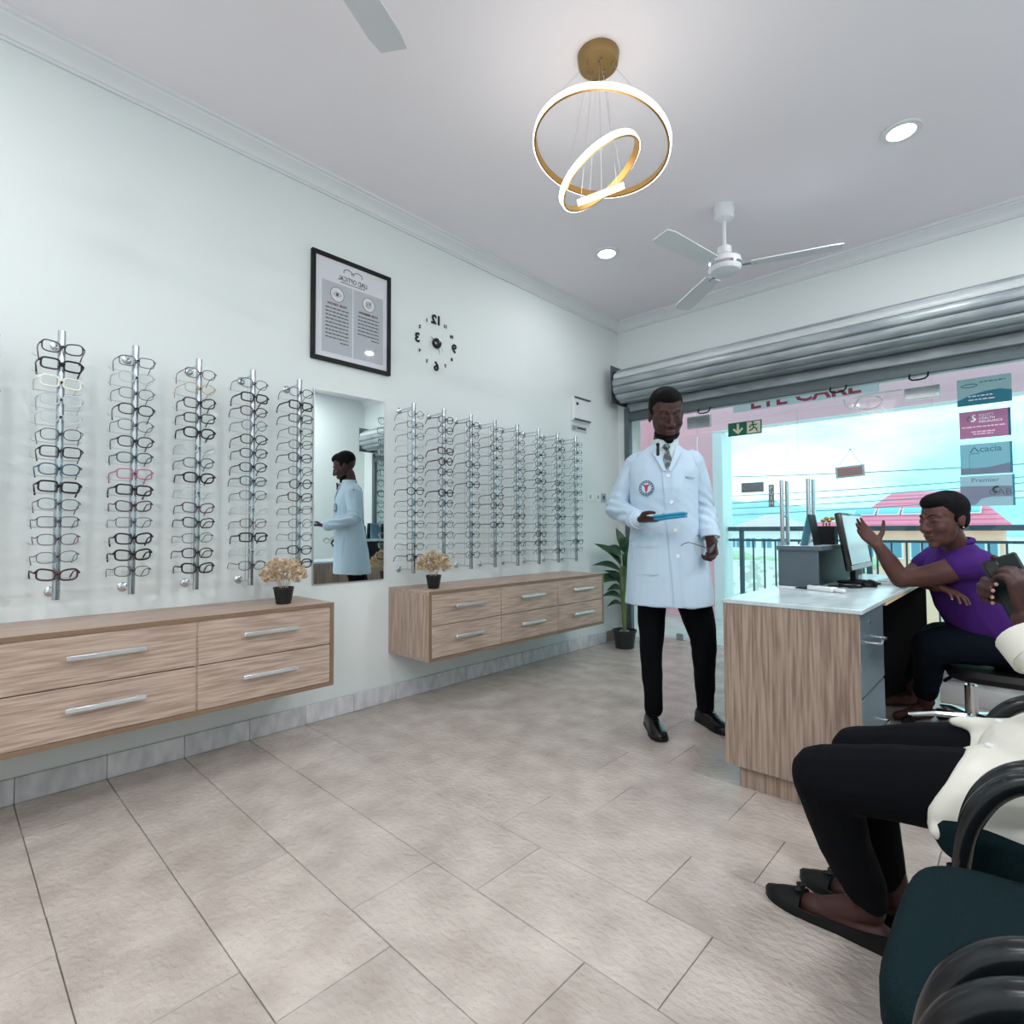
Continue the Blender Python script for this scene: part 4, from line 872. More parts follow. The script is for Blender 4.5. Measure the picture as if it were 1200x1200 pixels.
def face(T, B, sc, parent, bv):
    fw = B @ V((0, 1, 0))
    def on(x, z, off=0.):
        h = bv.ray_cast(T((x, -.3, z)), fw)[0]; p = h if h is not None else T((x, -.09, z)); return p - fw * off * sc
    lp = MB(); lp.tube([on(x * .001, -.0525 - .00006 * x * x * .06, -.001) for x in (-23, -15, -7, 0, 7, 15, 23)], [.0015 * sc, .0042 * sc, .0055 * sc, .005 * sc, .0055 * sc, .0042 * sc, .0015 * sc], 8)
    lp.tube([on(x * .001, -.0645 + .00000 * x, -.001) for x in (-18, -10, 0, 10, 18)], [.002 * sc, .0055 * sc, .0066 * sc, .0055 * sc, .002 * sc], 8); lp.build('lips', 'lip', parent)
    for s in (-1, 1):
        e = MB().ell(on(s * .0315, .0085, -.0015), (.0115 * sc, .004 * sc, .0024 * sc), B, 12, 8).build('eye', 'iris', parent)
        MB().tube([on(s * .0185, .0085), on(s * .025, .0062), on(s * .0325, .0055), on(s * .040, .0068), on(s * .046, .0105)], .0011 * sc, 5).build('eyelash', 'hair', e)
        MB().tube([on(s * .014, .032), on(s * .024, .0375), on(s * .036, .038), on(s * .048, .033)], [.0024 * sc, .003 * sc, .0026 * sc, .0012 * sc], 6).build('eyebrow', 'hair', parent)
def hair(T, B, sc, parent, parts, name='hair'):
    m = MB()
    for p, r in parts: m.ell(T(p), [q * sc for q in r], B, 24, 14)
    return organic(name, m, .005, 'hair', parent, 2, lambda p: .0012 * noise.noise(p * 140))[0]
def hand(skin, W, d, n, t, curl, thumb, sc=1., lens=(.074, .082, .076, .060), spread=.12):
    W = V(W); d = V(d).normalized(); n = V(n); n = (n - d * n.dot(d)).normalized(); t = V(t); t = (t - d * t.dot(d) - n * t.dot(n)).normalized(); tips = []
    offs = (.028, .0095, -.0095, -.027); kl = (.088, .092, .088, .080)
    for i in range(4):
        K = W + (d * kl[i] + t * offs[i]) * sc; skin.cap(W + t * offs[i] * .6 * sc + d * .012 * sc, .015 * sc, K, .0115 * sc)
        a = 0; p = K; dd = (d + t * spread * (1.5 - i) / 1.5).normalized()
        c3 = curl[i] if isinstance(curl[0], (tuple, list)) else curl; r = .0098 if i < 3 else .0085
        for j, fr_ in enumerate((.45, .31, .24)):
            a += c3[j]; e = dd * math.cos(a) + n * math.sin(a); q = p + e * lens[i] * fr_ * sc; skin.cap(p, r * sc * (1 - .08 * j), q, r * sc * (.92 - .08 * j)); p = q
        tips.append((p, e))
    b = W + (d * .022 + t * .026) * sc; skin.cap(W + d * .01 * sc + t * .012 * sc, .018 * sc, b, .017 * sc)
    p = b
    for k, (v_, L_) in enumerate(zip(thumb, (.042, .034, .027))):
        e = (d * v_[0] + t * v_[1] + n * v_[2]).normalized(); q = p + e * L_ * sc; skin.cap(p, (.0145 - .002 * k) * sc, q, (.0125 - .002 * k) * sc); p = q
    tips.append((p, e)); return tips
def nails(tips, n, parent, sc=1.):
    for p, e in tips:
        MB().ell(V(p) - V(n) * .0062 * sc + e * .003 * sc, (.0055 * sc, .0055 * sc, .0028 * sc), bas(e, -V(n)) if abs(e.dot(V(n).normalized())) < .95 else None, 8, 6).build('nail', 'nail', parent)
def shoe(sole, upper, heel, toe, z=0, wid=.044, low=False):
    heel = V(heel); toe = V(toe); d = toe - heel; L_ = d.length; d.normalize(); s = d.cross(V((0, 0, 1))).normalized(); Z = V((0, 0, 1))
    W_ = ((0, .55), (.06, .74), (.2, .76), (.4, .78), (.6, .98), (.75, 1.0), (.88, .82), (.96, .55), (1.0, .2))
    up_h = (.055, .068, .07, .064, .05, .042, .034, .026, .018) if not low else (.05, .054, .05, .042, .034, .03, .027, .023, .016)
    rs = []; ru = []
    for (t_, w_), h_ in zip(W_, up_h):
        c = heel + d * L_ * t_; lift = .012 * max(0, t_ - .8) / .2
        rs.append([c + s * wid * w_ * a_ + Z * (b_ + lift * .5) for a_, b_ in ((-1.03, .0), (-1.06, .008), (-1.03, .016), (1.03, .016), (1.06, .008), (1.03, 0))])
        ru.append([c + s * wid * w_ * math.cos(R(k)) * (1 if k <= 180 else 1) + Z * (.014 + lift * .5 + (h_ * math.sin(R(k)) ** .8 if k <= 180 else 0)) for k in range(0, 181, 20)])
    sole.loft(rs); upper.loft(ru)

# ------------------------------------------------------------------ optometrist in a lab coat (local frame, facing -Y)
man = thing('person', 'standing person in white lab coat holding a cyan case and glasses', 'person', (1.56, 2.52, 0), R(27.4))
MWm = wmat(man); MI = MWm.inverted()
def mloc(o_bv): return o_bv
sk_ = MB(); HC = (-.008, -.035, 1.612); hf = V((.26, -1, -.50)); hu = V((.06, -.45, 1))
T, B_ = head(sk_, HC, hf, hu, 1.06)
sk_.cap((-.02, .02, 1.42), .062, (-.012, -.005, 1.55), .056)
sk_.chain([((-.02, .03, 1.38), .09), ((-.02, .03, 1.15), .10), ((-.01, .03, .92), .11)])
sk_.chain([((-.17, .02, 1.375), .05), ((-.255, .04, 1.15), .042), ((-.145, -.185, 1.088), .028)])
sk_.chain([((.12, .02, 1.375), .05), ((.162, .06, 1.14), .042), ((.186, -.06, 1.005), .028)])
sk_.cap((-.16, .02, 1.375), .055, (.11, .02, 1.375), .055)
for hp in (((-.09, .04, .88), (-.104, .10, .43), (-.10, .14, .09)), ((.075, .04, .88), (.16, .14, .48), (.172, .29, .10))): sk_.chain([(hp[0], .085), (hp[1], .05), (hp[2], .036)])
# right hand: palm up under the case, thumb on top; left hand: curled round a temple
tipR = hand(sk_, (-.135, -.198, 1.087), (.84, -.50, .02), (.12, .1, .98), (-.42, -.90, .1), (.10, .12, .1), [(.75, .55, .55), (1, .0, .16), (1, -.12, -.1)], .92)
tipL = hand(sk_, (.187, -.068, 1.0), (.10, -.20, -1), (-.75, -.5, .1), (-.3, -1, .1), (.75, 1.0, .7), [(.8, .45, .4), (.7, -.1, .8), (.5, -.3, .9)], .92)
body, mbv = organic('body', sk_, .0042, 'skin', man, 4, None, False)
def fl(T_): return lambda p: T_(p)
class _P: pass
def lb(mb, name, mat, parent): return mb.build(name, mat, parent, False)
# child pieces of the head are built in the same local frame
def face_local(T, B, sc, parent):
    W0 = WM[parent.name]; WM[parent.name] = Matrix(); face(T, B, sc, parent, mbv)
    WM[parent.name] = W0
face_local(T, B_, 1.06, man)
W0 = WM[man.name]; WM[man.name] = Matrix()
hair(T, B_, 1.06, man, (((0, .026, .050), (.0775, .092, .078)), ((0, -.012, .088), (.056, .062, .040)), ((-.062, .022, .026), (.0165, .044, .034)), ((.062, .022, .026), (.0165, .044, .034))))
bd = MB()
bd.ell(T((0, -.029, -.080)), (.0585 * 1.06, .0575 * 1.06, .038 * 1.06), B_, 20, 12); bd.ell(T((0, -.074, -.099)), (.0245, .0215, .019), B_, 12, 8)
organic('beard', bd, .004, 'hair', man, 1)
# coat
ct_ = MB(); X = V((1, 0, 0)); Yv = V((0, 1, 0))
CR = [(1.468, -.018, .012, .066, .062), (1.445, -.022, .012, .098, .072), (1.425, -.026, .014, .135, .088), (1.395, -.03, .014, .170, .102), (1.33, -.03, .006, .178, .116), (1.24, -.028, .0, .170, .122), (1.12, -.024, .006, .163, .120), (1.02, -.02, .014, .172, .128), (.90, -.014, .024, .192, .142), (.78, -.010, .03, .207, .154), (.664, -.008, .034, .219, .164)]
ct_.loft([ering((cx, cy, z), rx, ry, X, Yv, 32, 2.3) for z, cx, cy, rx, ry in CR])
def cfold(p):
    v = .0075 * noise.noise(V((p.x * 10, p.y * 10, p.z * 2.6))) + .003 * noise.noise(V((p.x * 24, p.y * 24 + 3, p.z * 10)))
    el = math.exp(-((p.z - 1.13) / .09) ** 2) * (1 if abs(p.x + .03) > .17 else .15); v += el * .0065 * math.sin(p.z * 120 + p.x * 70 + p.y * 50 + 3 * noise.noise(p * 9))
    return v
coat, cbv = organic('lab_coat', ct_, .0062, 'coat', man, 4, cfold)
ct_ = MB(); ct_.chain([((-.150, .018, 1.368), .074), ((-.213, .03, 1.27), .063), ((-.262, .042, 1.155), .057)]); ct_.chain([((-.262, .042, 1.155), .058), ((-.20, -.085, 1.115), .050), ((-.152, -.172, 1.09), .044)]); organic('sleeve', ct_, .006, 'coat', man, 4, cfold)
ct_ = MB(); ct_.chain([((.100, .018, 1.368), .074), ((.143, .04, 1.26), .060), ((.163, .062, 1.14), .055)]); ct_.chain([((.163, .062, 1.14), .056), ((.177, .0, 1.065), .048), ((.186, -.047, 1.022), .042)]); organic('sleeve', ct_, .006, 'coat', man, 4, cfold)
FR = dict(ray=(0, 1, 0), org=(0, -.6, 0), ax=(1, 0, 0), az=(0, 0, 1))
# open neck with shirt, tie, lapels, placket
m_ = MB(); drape(m_, cbv, 0, 0, 1.335, 1.452, 8, 8, off=.003, thick=.003, shape=lambda b: (-.008 - .050 * b, -.006 + .046 * b), **FR); lb(m_, 'shirt_front', 'shirtwhite', man)
m_ = MB(); m_.loft([ering((-.016, .004, z), rr, rr * .97, X, Yv, 24) for z, rr in ((1.435, .071), (1.47, .067), (1.492, .064))], False); m_.loft([ering((-.016, .004, z), rr - .004, (rr - .004) * .97, X, Yv, 24) for z, rr in ((1.435, .071), (1.47, .067), (1.492, .064))], False); lb(m_, 'shirt_collar', 'shirtwhite', man)
m_ = MB(); drape(m_, cbv, 0, 0, 1.345, 1.442, 4, 8, off=.008, thick=.006, shape=lambda b: (-.007 - .021 * (1 - abs(2 * b - .75) * .6), -.007 + .021 * (1 - abs(2 * b - .75) * .6)), **FR)
m_.ell((-.010, -.080, 1.446), (.018, .014, .016)); lb(m_, 'tie', 'tie', man)
for s in (-1, 1):
    m_ = MB()
    e = (lambda b, s=s: (-.007 + s * (.004 + .040 * b), -.007 + s * (.018 + .068 * b - .02 * max(0, b - .75) * 4))) 
    drape(m_, cbv, 0, 0, 1.322, 1.448, 5, 10, off=.004, thick=.010, shape=(e if s > 0 else (lambda b: tuple(reversed(e(b))))), **FR); lb(m_, 'lapel', 'coat', man)
pk = lambda b: ((.050 - .026) * (1 - b) + (-.005 - .022) * b - .005, (.050 + .004) * (1 - b) + (-.005 + .016) * b)
m_ = MB(); drape(m_, cbv, 0, 0, .668, 1.325, 4, 30, off=.0005, thick=.0055, shape=pk, **FR); lb(m_, 'placket', 'coat', man)
for x, z in ((-.004, 1.300), (.010, 1.172), (.027, 1.038), (.036, .915)):
    h = cbv.ray_cast(V((x, -.6, z)), V((0, 1, 0)))[0]; lb(MB().lathe([(.0085, 0), (.0092, .002), (.0085, .004), (.003, .003)], 16, h - V((0, .006, 0)), Matrix.Rotation(R(90), 3, 'X')), 'button', 'button', man)
m_ = MB(); drape(m_, cbv, -.188, -.058, .822, .982, 8, 8, off=.0, thick=.0045, **FR); pkt = lb(m_, 'pocket', 'coat', man)
m_ = MB(); drape(m_, cbv, -.189, -.057, .955, .984, 8, 2, off=.004, thick=.0035, **FR); lb(m_, 'pocket_hem', 'coat', pkt)
h = cbv.ray_cast(V((-.105, -.6, 1.243)), V((0, 1, 0))); hn = -h[1] if h[1].y > 0 else h[1]; Bb = bas(hn)
bg = MB(); vs = [h[0] + hn * .003 + Bb @ V((.037 * math.cos(2 * math.pi * i / 28), 0, .037 * math.sin(2 * math.pi * i / 28))) for i in range(28)]; bg.prism(vs, hn * .002); bg = lb(bg, 'emblem', 'badgeblue', man)
vs = [h[0] + hn * .0051 + Bb @ V((.025 * math.cos(2 * math.pi * i / 24), 0, .025 * math.sin(2 * math.pi * i / 24))) for i in range(24)]; lb(MB().prism(vs, hn * .0008), 'emblem_field', 'coat', bg)
em = [(-.018, .016), (-.012, .019), (-.004, .013), (0, .018), (.004, .013), (.012, .019), (.018, .016), (.008, .004), (.004, -.02), (-.004, -.02), (-.008, .004)]
lb(MB().prism([h[0] + hn * .006 + Bb @ V((a_, 0, b_)) for a_, b_ in em], hn * .0008), 'emblem_mark', 'badgered', bg)
for i in range(14):
    a = 2 * math.pi * i / 14; q = h[0] + hn * .0051 + Bb @ V((.031 * math.cos(a), 0, .031 * math.sin(a))); lb(MB().ell(q, (.0028, .0012, .0028)), 'emblem_dot', 'coat', bg)
h = cbv.ray_cast(V((.083, -.6, 1.289)), V((0, 1, 0)))[0]; ntx = text_mb('OPTOMETRIST', .016, h - V((0, .004, 0)), (1, 0, -.16), (.16, 0, 1), .0006, width=.07); lb(ntx, 'name_embroidery', 'ink', man)
m_ = MB().box((-.050, -.098, 1.425), (.014, .014, .05), .004); m_.ell((-.050, -.100, 1.455), (.009, .009, .010)); lb(m_, 'clip_microphone', 'black', man)
for P_, d_ in (((-.152, -.172, 1.09), (.42, -.78, -.02)), ((.186, -.047, 1.022), (.05, -.3, -.9))):
    d0 = V(d_).normalized(); _, u, w = frame(d0); q = V(P_)
    m_ = MB().loft([ering(q - d0 * .012, .0475, .0475, u, w, 20), ering(q + d0 * .022, .046, .046, u, w, 20), ering(q + d0 * .024, .038, .038, u, w, 20), ering(q + d0 * .0, .034, .034, u, w, 20)], True); lb(m_, 'cuff', 'coat', man)
# trousers and shoes
tr = MB()
tr.loft([ering((-.012, .04, z), rx, ry, X, Yv, 28) for z, rx, ry in ((.95, .14, .10), (.85, .155, .115), (.78, .15, .11))])
tr.chain([((-.085, .04, .82), .088), ((-.093, .065, .655), .076), ((-.100, .10, .42), .060), ((-.094, .125, .24), .052), ((-.092, .135, .10), .046)])
tr.chain([((.078, .04, .82), .092), ((.118, .08, .655), .086), ((.160, .14, .49), .068), ((.168, .22, .30), .055), ((.172, .285, .135), .048), ((.173, .298, .088), .046)])
organic('trousers', tr, .007, 'trouser', man, 4, folds(.005, 14, 9, 4))
for hl, to in (((-.118, .205, 0), (-.048, -.055, 0)), ((.140, .345, 0), (.285, .115, 0))):
    so, up_ = MB(), MB(); shoe(so, up_, hl, to, wid=.045); sh_ = lb(up_, 'shoe', 'leather', man); lb(so, 'sole', 'black', sh_)
    d0 = (V(to) - V(hl)).normalized(); s0 = d0.cross(V((0, 0, 1)))
    for k in range(4):
        c0 = V(hl) + (V(to) - V(hl)) * (.44 + .055 * k) + V((0, 0, .079 - .0075 * k)); lb(MB().tube([c0 - s0 * .017, c0 + V((0, 0, .004)), c0 + s0 * .017], .0022, 5), 'lace', 'black', sh_)
WM[man.name] = W0
# cyan case in the right hand, glasses in the left (things of their own)
def mw_(p): return MWm @ V(p)
cs = thing('spectacle_case', 'flat cyan case resting on the standing person\'s open hand', 'case', mw_((.003, -.285, 1.078)))
Rm = (Matrix.Rotation(R(27.4), 3, 'Z') @ Matrix.Rotation(R(-12), 3, 'Z') @ Matrix.Rotation(R(-6), 3, 'Y'))
MB().box(mw_((.004, -.285, 1.094)), (.136, .082, .012), .004, Rm).build('base', 'cyan', cs); MB().box(mw_((.0035, -.285, 1.1065)), (.138, .084, .012), .004, Rm).build('lid', 'cyan', cs)
gm = glasses('clear thin eyeglasses held in the standing person\'s lowered hand', 'eyeglasses in use', tuple(mw_((.198, -.150, .958))), (R(14), R(24), R(27.4 - 14)), 'oval', 'thin', 'dark grey')

# ------------------------------------------------------------------ receptionist (world frame)
wo = thing('person', 'seated person in purple top resting an elbow on the desk', 'person', (2.72, 3.5, 0))
s = MB(); fw = V((-.62, -.77, -.20)); T, B_ = head(s, (2.580, 3.195, 1.078), fw, (-.10, -.1, 1), 1.02)
s.cap((2.625, 3.30, .92), .055, (2.60, 3.235, 1.02), .050)
s.chain([((2.635, 3.34, .88), .06), ((2.70, 3.43, .72), .07), ((2.80, 3.50, .54), .08)])
s.cap((2.66, 3.225, .885), .04, (2.52, 3.52, .90), .04)
s.chain([((2.675, 3.205, .882), .058), ((2.55, 3.195, .825), .054), ((2.412, 3.195, .797), .040)]); s.chain([((2.412, 3.195, .797), .042), ((2.375, 3.178, .875), .040), ((2.336, 3.152, .952), .027)])
s.chain([((2.51, 3.53, .89), .053), ((2.42, 3.44, .80), .044)]); s.chain([((2.42, 3.44, .80), .042), ((2.49, 3.32, .785), .037), ((2.545, 3.235, .768), .027)])
tN = hand(s, (2.334, 3.150, .958), (-.50, -.22, .62), (.15, -.75, .6), (.75, .0, .6), ((.05, .15, .1), (.12, .2, .15), (.2, .25, .2), (.3, .3, .2)), [(.35, .9, .2), (.6, .75, .2), (.7, .6, .3)], .92)
tF = hand(s, (2.55, 3.228, .768), (.72, -.62, -.22), (.1, -.25, -1), (.5, .65, .3), (.25, .35, .3), [(.8, .6, .1), (.9, .35, .3), (1, .1, .3)], .92, spread=.22)
s.chain([((2.80, 3.42, .50), .09), ((2.50, 3.40, .46), .06), ((2.435, 3.70, .10), .036)]); s.chain([((2.80, 3.58, .50), .09), ((2.50, 3.66, .47), .06), ((2.36, 3.93, .11), .036)])
for hl, to in (((2.445, 3.745, .035), (2.325, 3.60, .025)), ((2.375, 3.985, .04), (2.24, 3.86, .025))):
    h_, t_ = V(hl), V(to); s.cap(h_, .034, h_.lerp(t_, .55) + V((0, 0, .006)), .034); s.cap(h_.lerp(t_, .5), .034, t_, .024); s.cap(h_ + V((0, 0, .06)), .034, h_.lerp(t_, .4), .034)
_, wbv = organic('body', s, .0045, 'skin_f', wo, 6)
face(T, B_, 1.02, wo, wbv); nails(tF[:4], (.1, -.25, -1), wo, .92)
hair(T, B_, 1.02, wo, (((0, .030, .048), (.081, .095, .084)), ((0, -.012, .088), (.060, .066, .042)), ((-.066, .030, .012), (.016, .042, .045)), ((.066, .030, .012), (.016, .042, .045)), ((0, .075, -.01), (.05, .04, .05))))
for sg in (-1, 1): MB().ell(T((sg * .084, .006, -.036)), (.0045,) * 3, None, 10, 6).build('earring', 'chrome', wo)
tp = MB()
def obl(c, ax, front, ra, rb, k=28): return ering(c, ra, rb, V(ax).normalized(), V(front).normalized(), k, 2.2)
SA = V((.46, -.89, 0)); SF = V((-.89, -.46, 0))
tp.loft([obl(c, SA, SF, ra, rb) for c, ra, rb in (((2.80, 3.50, .49), .175, .165), ((2.745, 3.462, .56), .17, .185), ((2.690, 3.428, .66), .165, .172), ((2.648, 3.388, .77), .165, .148), ((2.618, 3.358, .86), .165, .122), ((2.612, 3.345, .92), .15, .085), ((2.615, 3.325, .955), .10, .07), ((2.612, 3.305, .975), .068, .062))])
tp.cap((2.688, 3.222, .882), .075, (2.635, 3.207, .868), .069); tp.cap((2.53, 3.50, .895), .066, (2.475, 3.485, .855), .062)
top, tbv = organic('top', tp, .006, 'purple', wo, 4, folds(.006, 11, 8, 2))
m_ = MB().tube([(2.615 + .064 * math.cos(a) , 3.298 + .060 * math.sin(a), .978 + .012 * math.sin(a + .5)) for a in [2 * math.pi * i / 24 for i in range(24)]], .012, 8, True); m_.build('collar', 'purple', wo)
q = MB(); q.chain([((2.79, 3.50, .53), .13), ((2.80, 3.50, .49), .14)])
q.chain([((2.80, 3.41, .51), .115), ((2.66, 3.39, .50), .108), ((2.515, 3.375, .47), .086)]); q.chain([((2.505, 3.385, .465), .080), ((2.48, 3.50, .34), .066), ((2.445, 3.665, .165), .054)])
q.chain([((2.80, 3.58, .50), .10), ((2.50, 3.66, .465), .078)]); q.chain([((2.50, 3.66, .465), .076), ((2.375, 3.90, .19), .054)])
organic('trousers', q, .0075, 'trouser_teal', wo, 5, folds(.006, 12, 10, 9))
# office chair
oc = thing('office_chair', 'black swivel office chair with chrome base under the receptionist', 'chair', (2.70, 3.60, 0))
s = MB(); s.loft([ering((2.77, 3.53, z), a_, a_, (1, 0, 0), (0, 1, 0), 28, 3.2) for z, a_ in ((.315, .16), (.32, .215), (.345, .225), (.372, .21))]); s.build('seat', 'black', oc)
s = MB(); s.loft([[V((3.05 + dx + .09 * (z - .55), 3.53 + yy, z)) for yy, dx in ((-w_, -.03), (0, .02), (w_, -.03), (w_, 0), (0, .05), (-w_, 0))] for z, w_ in ((.50, .15), (.53, .19), (.75, .2), (.92, .17))]); s.build('backrest', 'black', oc)
MB().tube([(2.86, 3.53, .312), (3.02, 3.53, .318), (3.07, 3.53, .38), (3.09, 3.53, .6)], .016, 8).build('back_support', 'black', oc)
MB().cyl((2.64, 3.56, .10), (2.64, 3.56, .26), .027, 18).build('gas_cylinder', 'chrome', oc); MB().cyl((2.64, 3.56, .26), (2.64, 3.56, .315), .015, 14).build('piston', 'chrome', oc)
MB().tube([(2.62, 3.55, .305), (2.57, 3.50, .30), (2.545, 3.45, .285)], .008, 8).build('lever', 'black', oc)
for i in range(5):
    a = R(72 * i + 50); e = V((math.cos(a), math.sin(a), 0)); c_ = V((2.64, 3.56, 0))
    MB().tube([c_ + V((0, 0, .105)), c_ + e * .15 + V((0, 0, .098)), c_ + e * .26 + V((0, 0, .075))], [.022, .017, .012], 8).build('base_leg', 'chrome', oc)
    w_ = c_ + e * .26; sd = V((-e.y, e.x, 0)); MB().cyl(w_ - sd * .02 + V((0, 0, .03)), w_ + sd * .02 + V((0, 0, .03)), .03, 14).build('caster', 'black', oc)

# ------------------------------------------------------------------ waiting person in the white shirt (world frame)
wp = thing('person', 'seated person in loose white shirt and black trousers holding a phone', 'person', (2.97, 1.6, 0))
s = MB(); T, B_ = head(s, (2.985, 1.62, 1.185), (-.85, .25, -.5), (-.35, .1, 1), 1.0)
s.cap((3.06, 1.61, 1.0), .055, (3.01, 1.615, 1.12), .05); s.chain([((3.06, 1.61, .95), .09), ((3.06, 1.61, .75), .095), ((3.03, 1.61, .53), .105)]); s.cap((3.06, 1.47, .93), .035, (3.06, 1.75, .93), .035)
s.chain([((3.05, 1.45, .93), .04), ((3.01, 1.45, .68), .04)]); s.chain([((3.01, 1.45, .68), .04), ((2.92, 1.59, .76), .034), ((2.846, 1.688, .832), .025)])
s.chain([((3.05, 1.77, .93), .04), ((3.0, 1.88, .72), .04)]); s.chain([((3.0, 1.88, .72), .038), ((2.92, 1.82, .80), .032), ((2.856, 1.772, .868), .025)])
# phone hands: fingers round the phone's near edge from behind, thumb of the other hand on the screen side
tA = hand(s, (2.852, 1.768, .874), (-.93, -.12, .24), (-.15, -.97, .0), (0, .05, 1), (1.15, .85, .45), [(.5, .85, .1), (.8, .6, .1), (.9, .4, .0)], .86, spread=.05)
tB = hand(s, (2.850, 1.690, .842), (-.12, .08, 1), (-.75, .65, 0), (-.35, .9, 0), (.5, .9, .6), [(.85, .35, .2), (.95, .1, .3), (.95, -.1, .4)], .86)
s.chain([((2.99, 1.52, .49), .09), ((2.475, 1.515, .425), .055), ((2.545, 1.628, .085), .032)]); s.chain([((2.99, 1.70, .49), .09), ((2.51, 1.725, .42), .055), ((2.585, 1.735, .085), .032)])
FT = (((2.565, 1.632, .03), (2.315, 1.655, .022)), ((2.595, 1.742, .03), (2.365, 1.795, .022)))
for hl, to in FT:
    h_, t_ = V(hl), V(to); s.cap(h_, .030, h_.lerp(t_, .6), .032); s.cap(h_.lerp(t_, .55), .030, t_ - V((0, 0, .004)), .014); s.cap(h_ + V((-.02, 0, .055)), .034, h_.lerp(t_, .5) + V((0, 0, .008)), .028)
_, pbv = organic('body', s, .0045, 'skin', wp, 4)
face(T, B_, 1.0, wp, pbv); nails(tA[:4], (.2, .9, 0), wp, .86)
hair(T, B_, 1.0, wp, (((0, .026, .046), (.082, .10, .088)), ((0, -.018, .08), (.066, .07, .05)), ((0, .085, -.01), (.055, .045, .06)), ((-.066, .022, .01), (.018, .05, .05)), ((.066, .022, .01), (.018, .05, .05))))
q = MB(); q.chain([((3.0, 1.61, .52), .13), ((3.0, 1.61, .49), .14)])
q.chain([((2.99, 1.53, .492), .10), ((2.72, 1.525, .474), .088), ((2.475, 1.515, .430), .074)]); q.chain([((2.475, 1.515, .428), .073), ((2.503, 1.565, .26), .060), ((2.536, 1.617, .145), .050), ((2.543, 1.627, .115), .043)])
q.chain([((2.99, 1.70, .492), .10), ((2.72, 1.715, .48), .086), ((2.515, 1.725, .435), .070)]); q.chain([((2.515, 1.725, .43), .070), ((2.56, 1.735, .13), .048)])
organic('trousers', q, .0065, 'trouser', wp, 5, folds(.003, 12, 8, 1))
sh_ = MB()
sh_.loft([ering((x, 1.61, z), rx, ry, (1, 0, 0), (0, 1, 0), 30, 2.3) for z, x, rx, ry in ((.445, 3.0, .175, .20), (.52, 3.0, .175, .2), (.62, 3.015, .165, .185), (.75, 3.04, .150, .185), (.88, 3.055, .135, .19), (.96, 3.06, .105, .185), (1.005, 3.06, .075, .11), (1.03, 3.055, .062, .07))])
# shirt front lying over the lap, open at the middle with two rounded tails
XY, XZ = V((0, 1, 0)), V((0, 0, 1))
shr = lambda ps: [V((p.x + max(0, p.z - .45) * .55 + .02 * abs(p.y - 1.5), p.y, p.z)) for p in ps]
sh_.loft([shr(ering((x, yv, z), a_, b_, XY, XZ, 26)) for x, yv, z, a_, b_ in ((2.68, 1.522, .478, .088, .094), (2.70, 1.522, .478, .102, .104), (2.78, 1.525, .482, .112, .112), (2.90, 1.53, .495, .125, .125), (3.0, 1.54, .50, .13, .13))])
sh_.loft([ering((x, yv, z), a_, b_, XY, XZ, 26) for x, yv, z, a_, b_ in ((2.745, 1.714, .482, .086, .092), (2.77, 1.714, .484, .098, .102), (2.9, 1.71, .495, .115, .118), (3.0, 1.70, .50, .12, .125))])
sh_.ell((2.90, 1.60, .54), (.14, .16, .11)); sh_.cap((2.85, 1.675, .585), .03, (2.715, 1.695, .574), .012); sh_.cap((2.85, 1.715, .58), .03, (2.725, 1.71, .572), .012)
sh_.cap((2.86, 1.43, .45), .035, (2.705, 1.44, .415), .018)
sh_.chain([((3.05, 1.44, .955), .075), ((3.02, 1.44, .83), .07), ((3.0, 1.455, .68), .07)]); sh_.chain([((3.0, 1.455, .68), .07), ((2.93, 1.57, .72), .064), ((2.872, 1.652, .766), .056)])
sh_.chain([((3.05, 1.78, .955), .075), ((3.0, 1.88, .72), .064)]); sh_.chain([((3.0, 1.88, .72), .062), ((2.93, 1.83, .79), .05)])
def sfold(p): return .007 * noise.noise(V((p.x * 7, p.y * 9, p.z * 7))) + .004 * noise.noise(V((p.x * 16 + 5, p.y * 18, p.z * 15)))
shirt, sbv = organic('shirt', sh_, .006, 'cream_shirt', wp, 4, sfold)
d0 = V((-.42, .60, .62)).normalized(); _, u, w = frame(d0); q0 = V((2.860, 1.664, .776))
MB().loft([ering(q0 - d0 * .03, .056, .056, u, w, 22), ering(q0 + d0 * .028, .058, .058, u, w, 22), ering(q0 + d0 * .030, .054, .054, u, w, 22), ering(q0 - d0 * .02, .046, .046, u, w, 22)]).build('cuff', 'cream_shirt', wp)
for x, yv in ((2.785, 1.53), (2.80, 1.62)):
    h = sbv.ray_cast(V((x, yv, 1.2)), V((0, 0, -1)))[0]
    if h: MB().lathe([(.0075, 0), (.0085, .002), (.0075, .0045), (.003, .0035)], 14, h).build('button', 'button', wp)
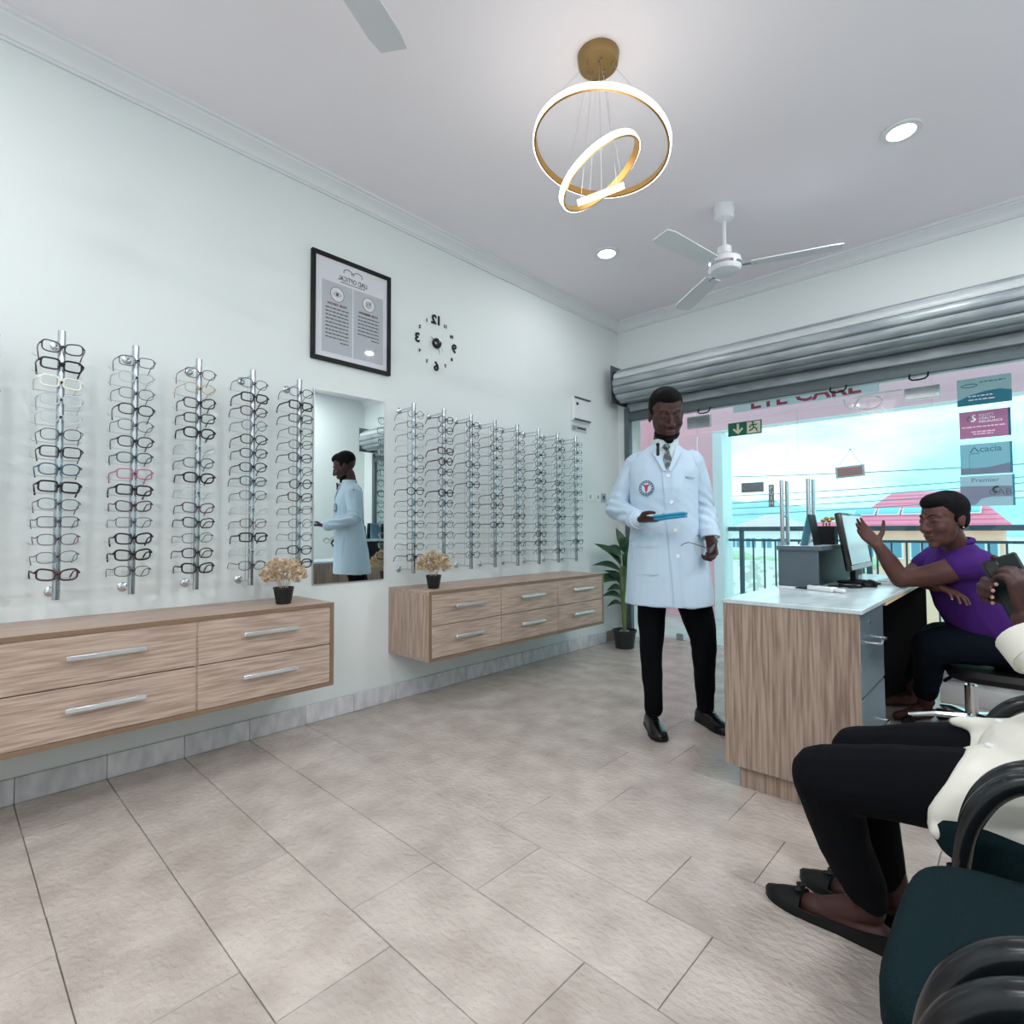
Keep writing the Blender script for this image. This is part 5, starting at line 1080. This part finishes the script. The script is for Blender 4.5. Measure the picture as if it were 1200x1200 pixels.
for hl, to in FT:
    so, up_ = MB(), MB(); h_, t_ = V(hl), V(to); d0 = (t_ - h_).normalized(); h2 = h_ - d0 * .035; t2 = t_ + d0 * .028; h2.z = t2.z = 0
    shoe(so, up_, h2, t2, wid=.041, low=True)
    # ballet flat: keep the toe cap and the low rim, open over the instep
    s0 = d0.cross(V((0, 0, 1))); L_ = (t2 - h2).length; fl_ = MB(); keep = []
    rim = lambda t_, w_, hh: [h2 + d0 * L_ * t_ + s0 * .042 * w_ * k + V((0, 0, zz)) for k, zz in ((-1.08, .01), (-1.10, hh), (-.98, hh + .001), (-.9, .012), (.9, .012), (.98, hh + .001), (1.10, hh), (1.08, .01))]
    fl_.loft([rim(t_, w_, hh) for t_, w_, hh in ((.0, .55, .05), (.06, .74, .05), (.2, .80, .04), (.4, .82, .034), (.6, 1.0, .032), (.7, 1.02, .034))])
    dome = lambda t_, w_, hh: [h2 + d0 * L_ * t_ + s0 * .044 * w_ * math.cos(R(k)) + V((0, 0, .008 + hh * math.sin(R(k)) ** .7)) for k in range(0, 181, 18)]
    fl_.loft([dome(t_, w_, hh) for t_, w_, hh in ((.68, 1.04, .052), (.78, 1.0, .046), (.88, .84, .038), (.95, .6, .03), (1.0, .22, .018))])
    fs = fl_.build('ballet_flat', 'black', wp); so.build('sole', 'black', fs)
    bc = h2 + d0 * L_ * .72 + V((0, 0, .064)); bw = MB(); bw.ell(bc, (.007, .007, .006)); bw.ell(bc + s0 * .014, (.013, .009, .006), None, 12, 8); bw.ell(bc - s0 * .014, (.013, .009, .006), None, 12, 8); bw.build('bow', 'black', fs)
ph = thing('mobile_phone', 'dark green cased mobile phone held by the person in white', 'phone', (2.82, 1.73, .84))
Bp = bas((-.30, -.95, .12), V((-.40, .10, .90)))
pc = V((2.830, 1.730, .902))
MB().box(pc, (.074, .010, .152), .004, Bp).build('case', 'phonecase', ph)
MB().box(pc + Bp @ V((0, .0055, 0)), (.066, .001, .142), 0, Bp).build('screen', 'blackgloss', ph)
lens_ = MB().box(pc + Bp @ V((-.016, -.0065, .052)), (.026, .004, .034), .002, Bp).build('camera_bump', 'blackgloss', ph)
